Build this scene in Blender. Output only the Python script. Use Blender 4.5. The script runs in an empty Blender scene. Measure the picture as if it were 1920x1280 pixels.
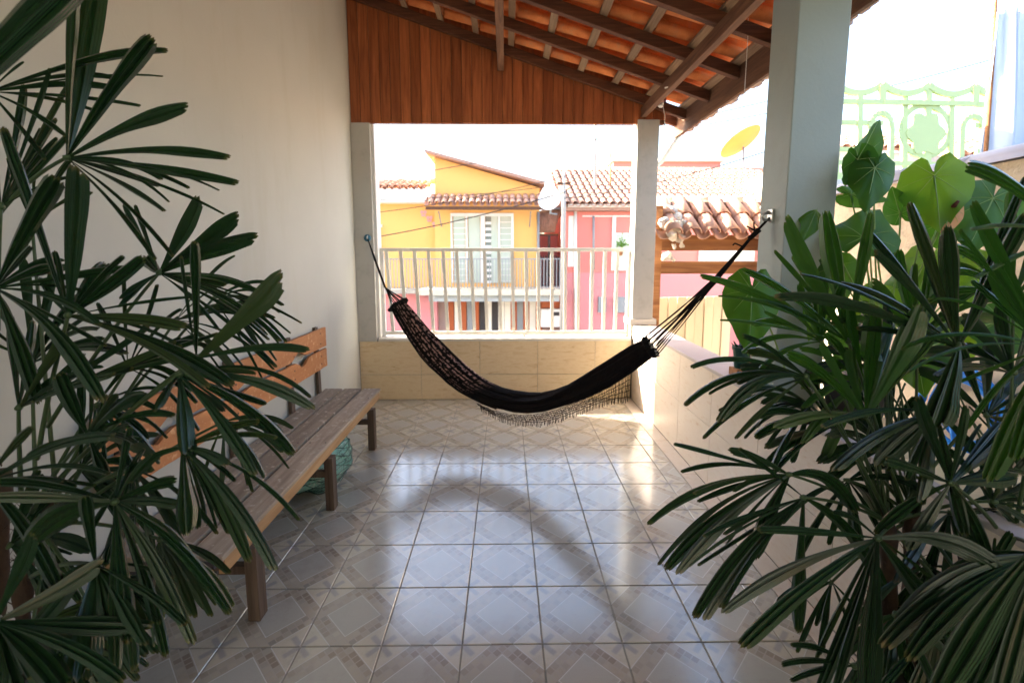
import bpy, math, random
from mathutils import Vector, Matrix, noise
R = math.radians
S = bpy.context.scene
COL = S.collection
random.seed(7)

# ------------------------------------------------------------------ camera, sky, sun, exposure
CAM = Vector((0, 0, 1.49)); FPX = 861.0; PX0, PY0 = 960.0, 581.0
PITCH, YAW = R(6.82), R(0.8)
FW = Vector((math.sin(YAW)*math.cos(PITCH), math.cos(YAW)*math.cos(PITCH), -math.sin(PITCH)))
RT = Vector((math.cos(YAW), -math.sin(YAW), 0)); UP = RT.cross(FW)
cam = bpy.data.cameras.new('camera'); camo = bpy.data.objects.new('camera', cam); COL.objects.link(camo)
camo.location = CAM; camo.rotation_euler = (math.pi/2-PITCH, 0, -YAW)
cam.sensor_width = 36; cam.lens = 36*FPX/1920; cam.shift_y = -59/1920
cam.clip_start = 0.05; cam.clip_end = 2000
cam.dof.use_dof = True; cam.dof.focus_distance = 1.7; cam.dof.aperture_fstop = 3.2
S.camera = camo

W = bpy.data.worlds.new('World'); S.world = W; W.use_nodes = True
wn = W.node_tree.nodes; sky = wn.new('ShaderNodeTexSky'); sky.sky_type = 'NISHITA'; sky.sun_disc = False
sky.sun_elevation = R(25.2); sky.sun_rotation = R(289.7); sky.altitude = 600; sky.dust_density = 7.0; sky.air_density = 1.0
W.node_tree.links.new(sky.outputs[0], wn['Background'].inputs[0]); wn['Background'].inputs[1].default_value = 0.12
sun = bpy.data.lights.new('sun', 'SUN'); suno = bpy.data.objects.new('sun', sun); COL.objects.link(suno)
sun.energy = 5.0; sun.angle = R(0.5); sun.color = (1, 0.9, 0.76)
suno.rotation_euler = Vector((2.8, -1.0, -1.4)).to_track_quat('-Z', 'Y').to_euler()
S.view_settings.view_transform = 'Standard'; S.view_settings.look = 'None'
S.view_settings.exposure = 3.22; S.view_settings.gamma = 1; S.view_settings.use_curve_mapping = False

def ray(px, py):
    return FW + RT*((px-PX0)/FPX) + UP*(-(py-PY0)/FPX)
def at(px, py, z):                      # point at camera depth z
    return CAM + ray(px, py)*z
def aty(px, py, Y):                     # point on the vertical plane y = Y
    d = ray(px, py); return CAM + d*(Y/d.y)
def atpl(px, py, p, q):                 # point on the vertical plane through ground points p, q
    n = Vector((q[1]-p[1], -(q[0]-p[0]), 0)); d = ray(px, py)
    return CAM + d*((Vector((p[0], p[1], 0))-CAM).dot(n)/d.dot(n))

# ------------------------------------------------------------------ materials
class NT:
    def __init__(s, name):
        s.m = bpy.data.materials.new(name); s.m.use_nodes = True
        s.t = s.m.node_tree; s.n = s.t.nodes; s.b = s.n['Principled BSDF']; s.out = s.n['Material Output']
        s._tc = None
    def link(s, a, b): s.t.links.new(a, b)
    def tc(s, k='Object'):
        if not s._tc: s._tc = s.n.new('ShaderNodeTexCoord')
        return s._tc.outputs[k]
    def rnd(s):
        n = s.n.new('ShaderNodeObjectInfo'); return n.outputs['Random']
    def math(s, op, a, b=0.0, c=None):
        n = s.n.new('ShaderNodeMath'); n.operation = op
        for i, v in enumerate((a, b) if c is None else (a, b, c)):
            if isinstance(v, (int, float)): n.inputs[i].default_value = v
            else: s.link(v, n.inputs[i])
        return n.outputs[0]
    def vec(s, scale=(1, 1, 1), rot=(0, 0, 0), shift=False, src=None):
        mp = s.n.new('ShaderNodeMapping'); mp.inputs['Scale'].default_value = scale; mp.inputs['Rotation'].default_value = rot
        s.link(src or s.tc(), mp.inputs['Vector'])
        if shift:
            cm = s.n.new('ShaderNodeCombineXYZ'); r = s.math('MULTIPLY', s.rnd(), 37.0)
            for i in range(3): s.link(r, cm.inputs[i])
            s.link(cm.outputs[0], mp.inputs['Location'])
        return mp.outputs[0]
    def noise(s, v, scale=5, detail=4, rough=.55, dist=0):
        n = s.n.new('ShaderNodeTexNoise'); s.link(v, n.inputs['Vector'])
        n.inputs['Scale'].default_value = scale; n.inputs['Detail'].default_value = detail
        n.inputs['Roughness'].default_value = rough; n.inputs['Distortion'].default_value = dist
        return n.outputs['Fac']
    def ramp(s, f, stops):
        n = s.n.new('ShaderNodeValToRGB'); s.link(f, n.inputs[0]); e = n.color_ramp.elements
        while len(e) < len(stops): e.new(0.5)
        for i, (p, c) in enumerate(stops):
            e[i].position = p; e[i].color = (c[0], c[1], c[2], 1) if not isinstance(c, (int, float)) else (c, c, c, 1)
        return n.outputs['Color']
    def mix(s, f, a, b, mode='MIX'):
        n = s.n.new('ShaderNodeMix'); n.data_type = 'RGBA'; n.blend_type = mode
        for v, i in ((f, 0), (a, 6), (b, 7)):
            if isinstance(v, (int, float)): n.inputs[i].default_value = v
            elif isinstance(v, tuple): n.inputs[i].default_value = (*v, 1)
            else: s.link(v, n.inputs[i])
        return n.outputs[2]
    def bump(s, h, strength=.3, dist=.01):
        n = s.n.new('ShaderNodeBump'); n.inputs['Strength'].default_value = strength; n.inputs['Distance'].default_value = dist
        s.link(h, n.inputs['Height']); s.link(n.outputs[0], s.b.inputs['Normal'])
    def done(s, col, rough=.6, spec=.5, metal=0):
        if isinstance(col, tuple): s.b.inputs['Base Color'].default_value = (*col, 1)
        else: s.link(col, s.b.inputs['Base Color'])
        if isinstance(rough, (int, float)): s.b.inputs['Roughness'].default_value = rough
        else: s.link(rough, s.b.inputs['Roughness'])
        s.b.inputs['Specular IOR Level'].default_value = spec; s.b.inputs['Metallic'].default_value = metal
        return s.m
    def val(s, f, a, b):               # map 0..1 to a..b
        return s.math('MULTIPLY_ADD', f, b-a, a)

def mottled(name, c, var=.12, scale=3, rough=.7, bump=.1, fine=60, spec=.4, dirt=None, streak=False, metal=0):
    t = NT(name); v = t.vec(shift=True)
    n1 = t.noise(v, scale, 5, .6); col = t.mix(n1, tuple(x*(1-var) for x in c), tuple(min(1, x*(1+var)) for x in c))
    if dirt:
        v2 = t.vec((1, 1, .15) if streak else (1, 1, 1), shift=True)
        n2 = t.noise(v2, scale*2.3, 6, .7); col = t.mix(t.ramp(n2, [(.52, 0), (.72, .7)]), col, dirt)
    if dirt and not metal:
        n4 = t.noise(t.vec((1, 1, 1), shift=True), 26, 5, .7); col = t.mix(t.ramp(n4, [(.70, 0), (.74, .5)]), col, tuple(min(1, x*1.25) for x in c))
        n5 = t.noise(t.vec((1, 1, .4), (.3, .2, 0), shift=True), 13, 8, .8); col = t.mix(t.ramp(n5, [(.66, 0), (.70, .35)]), col, tuple(x*.6 for x in c))
    n3 = t.noise(v, fine, 3, .6); t.bump(n3, bump, .004)
    return t.done(col, t.val(n1, max(0, rough-.08), min(1, rough+.08)), spec, metal)

def wood(name, c1, c2, axis='x', rough=.6, ring=26, spec=.3, knots=True, wear=None, rv=.45):
    t = NT(name); sc = {'x': (.06, 1, 1), 'y': (1, .06, 1), 'z': (1, 1, .06)}[axis]
    v = t.vec(sc, shift=True); n = t.noise(v, ring, 5, .6, 1.2); n2 = t.noise(v, ring*5, 3, .6)
    f = t.math('ADD', t.math('MULTIPLY', n, .75), t.math('MULTIPLY', n2, .25))
    col = t.ramp(f, [(.32, c1), (.5, tuple((a+b)/2 for a, b in zip(c1, c2))), (.66, c2)])
    r = t.rnd(); col = t.mix(t.val(r, 0, rv), col, tuple(x*.5 for x in c1))
    if wear:
        nw = t.noise(t.vec(shift=True), 22, 6, .75); col = t.mix(t.ramp(nw, [(.56, 0), (.64, 1)]), col, wear)
    t.bump(f, .35, .004)
    return t.done(col, t.val(n, rough-.1, rough+.1), spec)

def tile_floor():
    t = NT('glazed_floor_tile'); sx = t.n.new('ShaderNodeSeparateXYZ'); t.link(t.tc(), sx.inputs[0])
    k = 1/.31; M_ = t.math
    u = M_('MULTIPLY', sx.outputs[0], k*2); v = M_('MULTIPLY', sx.outputs[1], k*2)
    a = M_('ABSOLUTE', u); b = M_('ABSOLUTE', v); s = M_('ADD', a, b)
    p = M_('ADD', u, v); q = M_('SUBTRACT', u, v)
    def band(x, lo, hi, soft=.006):
        n1 = t.n.new('ShaderNodeMapRange'); n1.interpolation_type = 'SMOOTHSTEP'; t.link(x, n1.inputs[0])
        n1.inputs[1].default_value = lo-soft; n1.inputs[2].default_value = lo+soft
        n2 = t.n.new('ShaderNodeMapRange'); n2.interpolation_type = 'SMOOTHSTEP'; t.link(x, n2.inputs[0])
        n2.inputs[1].default_value = hi-soft; n2.inputs[2].default_value = hi+soft
        return M_('SUBTRACT', n1.outputs[0], n2.outputs[0])
    vv = t.vec(shift=True)
    sp = t.noise(vv, 260, 3, .7); cl = t.noise(vv, 14, 4, .6)
    beige = t.mix(sp, (.50, .45, .36), (.60, .55, .45))
    # mosaic of small stones in the band between the lines
    cell = .25
    cx = M_('FLOOR', M_('DIVIDE', p, cell)); cy = M_('FLOOR', M_('DIVIDE', q, cell))
    cmb = t.n.new('ShaderNodeCombineXYZ'); t.link(cx, cmb.inputs[0]); t.link(cy, cmb.inputs[1])
    wnz = t.n.new('ShaderNodeTexWhiteNoise'); wnz.noise_dimensions = '3D'; t.link(cmb.outputs[0], wnz.inputs['Vector'])
    stone = t.ramp(wnz.outputs['Value'], [(0, (.24, .18, .13)), (.2, (.37, .34, .28)), (.4, (.46, .41, .32)), (.6, (.31, .26, .20)), (.8, (.50, .45, .35)), (1, (.23, .22, .20))])
    fx = M_('ABSOLUTE', M_('SUBTRACT', M_('FRACT', M_('DIVIDE', p, cell)), .5)); fy = M_('ABSOLUTE', M_('SUBTRACT', M_('FRACT', M_('DIVIDE', q, cell)), .5))
    gp = band(M_('MAXIMUM', fx, fy), .42, 2, .05)
    stone = t.mix(gp, stone, (.42, .38, .32)); stone = t.mix(M_('MULTIPLY', cl, .5), stone, (.40, .36, .30))
    grey = t.mix(sp, (.40, .385, .34), (.47, .455, .40))
    d = M_('ABSOLUTE', M_('SUBTRACT', a, b))
    stripe = M_('MULTIPLY', band(d, -.5, .10, .05), band(s, 1.42, 3, .06))
    corner = t.mix(stripe, beige, (.37, .36, .34))
    col = t.mix(band(s, 1.27, 4), stone, corner)
    col = t.mix(band(s, -1, .70), col, grey)
    ln = M_('ADD', band(s, .69, .722), band(s, 1.255, 1.285))
    col = t.mix(ln, col, (.62, .60, .57))
    col = t.mix(M_('MULTIPLY', t.rnd(), .12), col, (.30, .28, .26))
    dust = t.noise(t.vec(), 9, 6, .7)
    geo = t.n.new('ShaderNodeNewGeometry'); wv = t.vec((1, 1, 1), src=geo.outputs['Position'])
    sm = t.noise(wv, 2.6, 6, .65)
    rough = t.math('ADD', t.val(sm, .10, .22), M_('MULTIPLY', dust, .06))
    wv2 = t.noise(wv, 16, 2, .5); t.bump(wv2, .10, .004)
    gr_ = t.noise(wv, 5.5, 7, .75); col = t.mix(t.ramp(gr_, [(.50, 0), (.75, .45)]), col, (.25, .21, .16))
    spk = t.noise(wv, 95, 2, .5); col = t.mix(t.ramp(spk, [(.76, 0), (.79, .8)]), col, (.10, .08, .06))
    m = t.done(col, rough, .6)
    t.b.inputs['Coat Weight'].default_value = 1.0; t.b.inputs['Coat Roughness'].default_value = .14
    return m

def marble(name, c1, c2, c3, rough=.22, ang=.9, sc=1):
    t = NT(name); v = t.vec((2.2*sc, 2.2*sc, 9*sc), (ang, ang*.6, 0), shift=True)
    n = t.noise(v, 3.2, 7, .65, .8); n2 = t.noise(t.vec(shift=True), 90, 3, .6)
    col = t.ramp(n, [(.3, c1), (.5, c2), (.62, c1), (.72, c3)])
    col = t.mix(t.val(n2, 0, .25), col, c3)
    return t.done(col, rough, .5)

def clay(name, c1, c2, c3):
    t = NT(name); v = t.vec(shift=True); n = t.noise(v, 9, 6, .7); n2 = t.noise(v, 70, 4, .7)
    col = t.ramp(n, [(.3, c1), (.52, c2), (.7, c3)])
    col = t.mix(t.val(t.rnd(), 0, .4), col, tuple(x*.7 for x in c2)); t.bump(n2, .3, .004)
    return t.done(col, .85, .25)

def leafmat(name, dark, light, rough=.38, trans=.3, tcol=(.10, .22, .02), veins=True, spec=.7):
    t = NT(name); uv = t.n.new('ShaderNodeUVMap'); sx = t.n.new('ShaderNodeSeparateXYZ'); t.link(uv.outputs[0], sx.inputs[0])
    n = t.noise(t.vec(shift=True), 16, 5, .7)
    col = t.mix(t.math('ADD', t.math('MULTIPLY', n, .8), t.math('MULTIPLY', t.rnd(), .5)), dark, light)
    if veins:
        col = t.mix(t.ramp(t.rnd(), [(.80, 0), (.93, .55)]), col, (.045, .058, .018))
        dn_ = t.noise(t.vec(shift=True), 45, 4, .7); col = t.mix(t.ramp(dn_, [(.62, 0), (.78, .3)]), col, (.05, .065, .04))
        w = t.math('SINE', t.math('MULTIPLY', sx.outputs[0], 120.0)); col = t.mix(t.math('MULTIPLY', w, .18), col, tuple(x*1.7 for x in light))
        t.bump(w, .12, .002)
        tip = t.ramp(sx.outputs[1], [(.965, 0), (1, .55)]); nn = t.noise(t.vec(shift=True), 30, 3)
        col = t.mix(t.math('MULTIPLY', tip, nn), col, (.30, .20, .06))
    m = t.done(col, rough, spec)
    tr = t.n.new('ShaderNodeBsdfTranslucent'); tr.inputs[0].default_value = (*tcol, 1)
    mx = t.n.new('ShaderNodeMixShader'); mx.inputs[0].default_value = trans
    t.link(t.b.outputs[0], mx.inputs[1]); t.link(tr.outputs[0], mx.inputs[2]); t.link(mx.outputs[0], t.out.inputs[0])
    return m

def glass_mat(name, c):
    return mottled(name, c, .1, 1.5, .12, .01, 8, .8)

MT = dict(
    floor_tile=tile_floor(),
    grout=mottled('grout', (.27, .24, .20), .25, 12, .9),
    wall_paint=mottled('cream_wall_paint', (.455, .455, .41), .11, 1.1, .72, .3, 35, .3, (.41, .39, .32), True),
    grey_paint=mottled('grey_column_paint', (.47, .46, .43), .07, 3, .7, .15, 60, .3, (.36, .35, .33)),
    green_paint=mottled('grey_green_paint', (.335, .39, .375), .06, 2, .6, .2, 60, .35, (.30, .33, .31)),
    yellow_marble=marble('yellow_marble_tile', (.66, .50, .30), (.74, .60, .39), (.52, .36, .19), .3, .1),
    pink_marble=marble('pale_pink_marble_tile', (.66, .57, .47), (.70, .63, .55), (.54, .38, .27), .28, .9, 1.3),
    cap=mottled('lilac_stone_cap', (.47, .41, .40), .1, 6, .45),
    sill=mottled('pale_stone_sill', (.66, .62, .55), .08, 6, .5),
    rail=mottled('cream_metal_paint', (.82, .79, .70), .07, 5, .4, .05, 60, .5),
    white_frame=mottled('white_metal_paint', (.74, .73, .70), .04, 5, .4, .03),
    board=wood('varnished_pine_board', (.22, .055, .017), (.60, .19, .065), 'z', .42, 20, rv=.5),
    beam=wood('brown_timber', (.07, .030, .016), (.22, .11, .06), 'y', .7, 30),
    rafter=wood('dark_rafter_timber', (.07, .024, .012), (.24, .10, .05), 'x', .7, 30),
    batten=wood('pale_batten_timber', (.20, .12, .07), (.40, .27, .17), 'y', .75, 30),
    gatebeam=wood('orange_brown_timber', (.20, .075, .025), (.46, .22, .09), 'x', .7, 14),
    clay=clay('clay_tile', (.60, .16, .045), (.78, .26, .085), (.58, .28, .14)),
    clay_out=clay('weathered_clay_tile', (.50, .27, .18), (.62, .36, .26), (.42, .27, .22)),
    clay_dark=clay('aged_clay_tile', (.30, .17, .13), (.46, .28, .22), (.20, .15, .13)),
    mortar=mottled('pinkish_mortar', (.48, .36, .30), .15, 18, .95, .5, 60),
    white_mortar=mottled('pale_mortar', (.70, .64, .56), .12, 14, .9, .6, 40),
    seat=wood('weathered_grey_slat', (.26, .205, .15), (.52, .43, .33), 'y', .8, 16, .15, wear=(.56, .49, .39)),
    apron=wood('honey_brown_board', (.38, .20, .08), (.62, .40, .20), 'y', .65, 22),
    leg=wood('dark_leg_timber', (.08, .05, .033), (.20, .14, .10), 'z', .75, 22),
    backboard=wood('chipped_orange_board', (.44, .17, .06), (.60, .27, .11), 'y', .65, 7, .3, wear=(.64, .36, .18)),
    bar=mottled('dark_brown_metal', (.04, .03, .03), .2, 8, .5),
    black_cloth=None, cord=mottled('black_cotton_cord', (.016, .014, .014), .3, 30, .95, .3, 200, .1),
    cord_pale=mottled('pale_cotton_loop', (.55, .50, .44), .1, 20, .9),
    blue_plastic=mottled('blue_plastic', (.02, .13, .20), .1, 8, .4),
    hook=mottled('galvanised_steel', (.45, .45, .44), .1, 30, .35, .1, 60, .5, None, False, .8),
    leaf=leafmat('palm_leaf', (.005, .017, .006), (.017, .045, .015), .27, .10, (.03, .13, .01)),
    leaf_bright=leafmat('palm_leaf_painted_lit', (.010, .038, .007), (.026, .080, .015), .27, .34, (.10, .28, .02)),  # lighter copy of the palm leaf, backlight put into its colour
    petiole=mottled('green_petiole', (.035, .065, .02), .3, 20, .5),
    fibre=mottled('brown_palm_fibre', (.045, .026, .015), .5, 40, .95, .8, 90),
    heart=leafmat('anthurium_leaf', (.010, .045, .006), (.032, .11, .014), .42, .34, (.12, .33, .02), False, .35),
    heart_bright=leafmat('bright_anthurium_leaf', (.03, .10, .008), (.08, .21, .018), .42, .45, (.26, .50, .03), False, .35),  # lighter, more translucent green than the other anthurium leaf
    vein=mottled('pale_green_vein', (.20, .32, .08), .1, 20, .5),
    spathe=leafmat('orange_spathe', (.45, .20, .06), (.60, .32, .10), .5, .4, (.7, .35, .1), False),
    spadix=mottled('dark_red_spadix', (.07, .015, .01), .2, 20, .6),
    pot_green=mottled('dark_green_plastic', (.008, .05, .04), .1, 8, .35),
    pot_black=mottled('black_plastic', (.02, .02, .022), .2, 8, .45),
    soil=mottled('soil', (.04, .025, .015), .5, 40, .95, 1.0, 60),
    net=None,
    orange_wall=mottled('orange_house_paint', (.80, .45, .15), .06, .7, .8, .1, 20, .25, (.74, .40, .14)),
    pink_wall=mottled('rose_house_paint', (.68, .23, .20), .06, .7, .8, .1, 20, .25, (.60, .22, .19)),
    mauve_wall=mottled('mauve_house_paint', (.62, .25, .26), .06, .7, .8, .1, 20, .25),
    white_wall=mottled('white_house_paint', (.72, .70, .66), .05, 1, .8),
    stucco=mottled('rough_stucco', (.60, .50, .38), .28, 7, .95, 1.0, 55, .2, (.36, .27, .19)),
    cream_slab=mottled('cream_concrete', (.62, .57, .46), .08, 2, .8, .1, 20, .25, (.5, .44, .34)),
    gate=mottled('cream_gate_paint', (.66, .57, .41), .06, 2, .5, .05, 20),
    garage=mottled('orange_garage_paint', (.42, .10, .03), .1, 2, .55),
    dark_in=mottled('painted_dark_interior', (.05, .045, .045), .2, 2, .8),  # shade of an inside painted as a flat dark colour
    taupe=mottled('taupe_shutter', (.36, .27, .25), .1, 2, .7),
    grey_metal=mottled('grey_metal', (.26, .28, .30), .1, 4, .5),
    gap_shade=glass_mat('painted_gap_shade', (.16, .20, .18)),  # for the open window gap, its shade put into the colour
    pale_glass=glass_mat('pale_green_glass', (.44, .51, .44)),
    steel_sheet=mottled('corrugated_steel', (.40, .45, .48), .1, 4, .4),
    grey_render=mottled('green_grey_render', (.20, .225, .20), .1, 1, .9),
    concrete=mottled('concrete', (.36, .35, .33), .12, 2, .9, .2, 20, .2),
    asphalt=mottled('asphalt', (.05, .05, .052), .2, 3, .95, .3, 40, .2),
    pave=mottled('pavement', (.30, .28, .26), .15, 2, .9, .2, 30, .2),
    pvc=mottled('white_plastic_pipe', (.66, .66, .62), .05, 5, .4),
    wire=mottled('black_cable', (.03, .03, .03), .1, 5, .7),
    white_wire=mottled('white_cable', (.75, .73, .68), .05, 5, .5),
    yellow_dish=mottled('yellow_dish_paint', (.66, .36, .08), .12, 3, .5),
    green_iron=mottled('pale_green_iron_paint', (.56, .68, .32), .08, 3, .5),
    cloth=None, blue_hose=mottled('bright_blue_hose', (.01, .20, .70), .1, 8, .35),
    butterfly=mottled('pink_ceramic', (.60, .33, .33), .1, 20, .4),
    earth=mottled('dry_ground', (.22, .17, .12), .2, 1, .95, .3, 6, .2),
)
def cloth_hammock():
    t = NT('black_and_pink_weave'); uv = t.n.new('ShaderNodeUVMap'); sx = t.n.new('ShaderNodeSeparateXYZ'); t.link(uv.outputs[0], sx.inputs[0])
    v = t.vec((90, 30, 1), src=uv.outputs[0]); n = t.noise(v, 1, 2, .5)
    fl = t.ramp(n, [(.47, 0), (.54, 1)]); m = t.ramp(sx.outputs[0], [(.36, 1), (.44, 0)])
    v2 = t.noise(t.vec((260, 6, 1), src=uv.outputs[0]), 1, 3, .6)
    base = t.mix(v2, (.007, .006, .007), (.020, .016, .017))
    rows_ = t.ramp(t.math('MULTIPLY_ADD', t.math('SINE', t.math('MULTIPLY', sx.outputs[1], 126.0)), .5, .5), [(.35, 0), (.6, 1)])
    col = t.mix(t.math('MULTIPLY', t.math('MULTIPLY', fl, m), rows_), base, (.58, .37, .34))
    w = t.noise(t.vec((20, 160, 1), src=uv.outputs[0]), 1, 2); t.bump(w, .5, .006)
    return t.done(col, .95, .1)
MT['black_cloth'] = cloth_hammock()
def net_mat():
    t = NT('green_net_bag'); v = t.vec(shift=True)
    n = t.noise(v, 9, 5, .7); vo = t.n.new('ShaderNodeTexVoronoi'); vo.feature = 'DISTANCE_TO_EDGE'; vo.inputs['Scale'].default_value = 34; t.link(v, vo.inputs['Vector'])
    inner = t.ramp(n, [(.35, (.05, .11, .09)), (.5, (.20, .36, .30)), (.62, (.38, .50, .45)), (.72, (.40, .16, .14)), (.8, (.42, .46, .44))])
    col = t.mix(t.ramp(vo.outputs['Distance'], [(.0, 1), (.14, 0)]), inner, (.16, .44, .33)); t.bump(vo.outputs['Distance'], .6, .01)
    return t.done(col, .5, .5)
MT['net'] = net_mat()
def cloth_mat():
    t = NT('pale_blue_cloth'); n = t.noise(t.vec((1, 1, .1)), 4, 4, .6)
    m = t.done(t.mix(n, (.40, .50, .68), (.66, .72, .80)), .9, .2)
    tr = t.n.new('ShaderNodeBsdfTranslucent'); tr.inputs[0].default_value = (.5, .6, .8, 1); mx = t.n.new('ShaderNodeMixShader'); mx.inputs[0].default_value = .35
    t.link(t.b.outputs[0], mx.inputs[1]); t.link(tr.outputs[0], mx.inputs[2]); t.link(mx.outputs[0], t.out.inputs[0]); return m
MT['cloth'] = cloth_mat()

# ------------------------------------------------------------------ mesh helpers
ORG = {}
def tag(o, label=None, cat=None, group=None, kind=None):
    if label: o['label'] = label
    if cat: o['category'] = cat
    if group: o['group'] = group
    if kind: o['kind'] = kind
    return o
def thing(name, loc, label, cat, group=None):
    o = bpy.data.objects.new(name, None); COL.objects.link(o); o.location = loc; o.empty_display_size = .1
    ORG[o] = Vector(loc); return tag(o, label, cat, group)
class MB:
    def __init__(s): s.v = []; s.f = []; s.uv = None
    def add(s, vs, fs):
        k = len(s.v); s.v += [Vector(p) for p in vs]; s.f += [tuple(i+k for i in f) for f in fs]; return s
    def box(s, x0, x1, y0, y1, z0, z1):
        vs = [(x, y, z) for z in (z0, z1) for y in (y0, y1) for x in (x0, x1)]
        return s.add(vs, [(0, 2, 3, 1), (4, 5, 7, 6), (0, 1, 5, 4), (2, 6, 7, 3), (0, 4, 6, 2), (1, 3, 7, 5)])
    def bar(s, p, q, w, h, up=(0, 0, 1)):
        p = Vector(p); q = Vector(q); d = (q-p).normalized(); u = Vector(up); a = d.cross(u)
        if a.length < 1e-4: a = d.cross(Vector((1, 0, 0)))
        a.normalize(); b = a.cross(d)
        vs = [c + a*(sx*w/2) + b*(sy*h/2) for c in (p, q) for sx, sy in ((-1, -1), (1, -1), (1, 1), (-1, 1))]
        return s.add(vs, [(0, 1, 2, 3), (7, 6, 5, 4), (0, 4, 5, 1), (1, 5, 6, 2), (2, 6, 7, 3), (3, 7, 4, 0)])
    def tube(s, pts, r, n=6, cap=True):
        pts = [Vector(p) for p in pts]; rs = r if isinstance(r, (list, tuple)) else [r]*len(pts)
        d0 = (pts[1]-pts[0]).normalized(); a = d0.orthogonal().normalized(); rings = []
        for i, p in enumerate(pts):
            d = (pts[min(i+1, len(pts)-1)]-pts[max(i-1, 0)]).normalized()
            a = (a-d*a.dot(d)); a = a.normalized() if a.length > 1e-6 else d.orthogonal().normalized(); b = d.cross(a)
            rings.append([p+(a*math.cos(2*math.pi*j/n)+b*math.sin(2*math.pi*j/n))*rs[i] for j in range(n)])
        vs = [v for rg in rings for v in rg]; fs = []
        for i in range(len(pts)-1):
            for j in range(n):
                fs.append((i*n+j, i*n+(j+1) % n, (i+1)*n+(j+1) % n, (i+1)*n+j))
        if cap: fs += [tuple(range(n-1, -1, -1)), tuple(range(len(vs)-n, len(vs)))]
        return s.add(vs, fs)
    def prism(s, poly, axis, a, b):    # polygon in the two other axes, extruded along axis from a to b
        def P(u, v, w): return {'x': (w, u, v), 'y': (u, w, v), 'z': (u, v, w)}[axis]
        n = len(poly); vs = [P(u, v, a) for u, v in poly]+[P(u, v, b) for u, v in poly]
        return s.add(vs, [tuple(range(n))[::-1], tuple(range(n, 2*n))]+[(i, (i+1) % n, n+(i+1) % n, n+i) for i in range(n)])
    def lathe(s, c, prof, n=16):
        c = Vector(c); vs = [c+Vector((r*math.cos(2*math.pi*j/n), r*math.sin(2*math.pi*j/n), z)) for r, z in prof for j in range(n)]
        fs = [(i*n+j, i*n+(j+1) % n, (i+1)*n+(j+1) % n, (i+1)*n+j) for i in range(len(prof)-1) for j in range(n)]
        return s.add(vs, fs)
    def grid(s, rows):
        m = len(rows[0]); return s.add([p for r in rows for p in r], [(i*m+j, i*m+j+1, (i+1)*m+j+1, (i+1)*m+j) for i in range(len(rows)-1) for j in range(m-1)])
    def mesh(s, name, mat, org=Vector((0, 0, 0)), smooth=False):
        me = bpy.data.meshes.new(name); me.from_pydata([v-org for v in s.v], [], s.f); me.update()
        if mat: me.materials.append(MT[mat] if isinstance(mat, str) else mat)
        if s.uv:
            ul = me.uv_layers.new(name='UVMap'); idx = [0]*len(me.loops); me.loops.foreach_get('vertex_index', idx)
            ul.data.foreach_set('uv', [c for i in idx for c in s.uv[i]])
        if smooth: me.polygons.foreach_set('use_smooth', [True]*len(me.polygons))
        return me
    def build(s, name, mat, parent=None, smooth=False, org=None, label=None, kind=None, bevel=0):
        if org is None:
            lo = Vector(min(v[i] for v in s.v) for i in range(3)); hi = Vector(max(v[i] for v in s.v) for i in range(3))
            org = Vector(((lo.x+hi.x)/2, (lo.y+hi.y)/2, lo.z))
        o = bpy.data.objects.new(name, s.mesh(name, mat, org, smooth)); COL.objects.link(o)
        if bevel:
            bv = o.modifiers.new('bevel', 'BEVEL'); bv.width = bevel; bv.segments = 2; bv.limit_method = 'ANGLE'
        return place(o, org, parent, label, kind)
def place(o, org, parent=None, label=None, kind=None):
    ORG[o] = Vector(org)
    if parent: o.parent = parent; o.location = ORG[o]-ORG[parent]
    else: o.location = org
    return tag(o, label, None, None, kind)
def inst(name, me, org, parent, rot=None):
    o = bpy.data.objects.new(name, me); COL.objects.link(o)
    if rot is not None: o.rotation_euler = rot
    return place(o, org, parent)
def lerp(a, b, t): return a+(b-a)*t
def bez(p0, p1, p2, t): return p0*((1-t)**2)+p1*(2*t*(1-t))+p2*(t*t)
def wobble(mb, amp, sc=6):
    for v in mb.v:
        d = noise.noise_vector(v*sc); v += d*amp

# half-round clay tile running along local +X (downslope), opening downward
def barrel(L, w0, w1, th=.012, n=7, rise=.55):
    mb = MB()
    for x, w in ((0, w0), (L, w1)):
        for rr in (0, th):
            for j in range(n):
                a = math.pi*j/(n-1); mb.v.append(Vector((x, math.cos(a)*(w/2-rr), math.sin(a)*(w/2-rr)*rise*2*.8)))
    def id_(i, k, j): return (i*2+k)*n+j
    for j in range(n-1):
        mb.f += [(id_(0, 0, j), id_(1, 0, j), id_(1, 0, j+1), id_(0, 0, j+1)), (id_(0, 1, j+1), id_(1, 1, j+1), id_(1, 1, j), id_(0, 1, j)),
                 (id_(0, 0, j), id_(0, 0, j+1), id_(0, 1, j+1), id_(0, 1, j)), (id_(1, 0, j+1), id_(1, 0, j), id_(1, 1, j), id_(1, 1, j+1))]
    for j in (0, n-1):
        mb.f.append((id_(0, 0, j), id_(0, 1, j), id_(1, 1, j), id_(1, 0, j)))
    return mb
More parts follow.
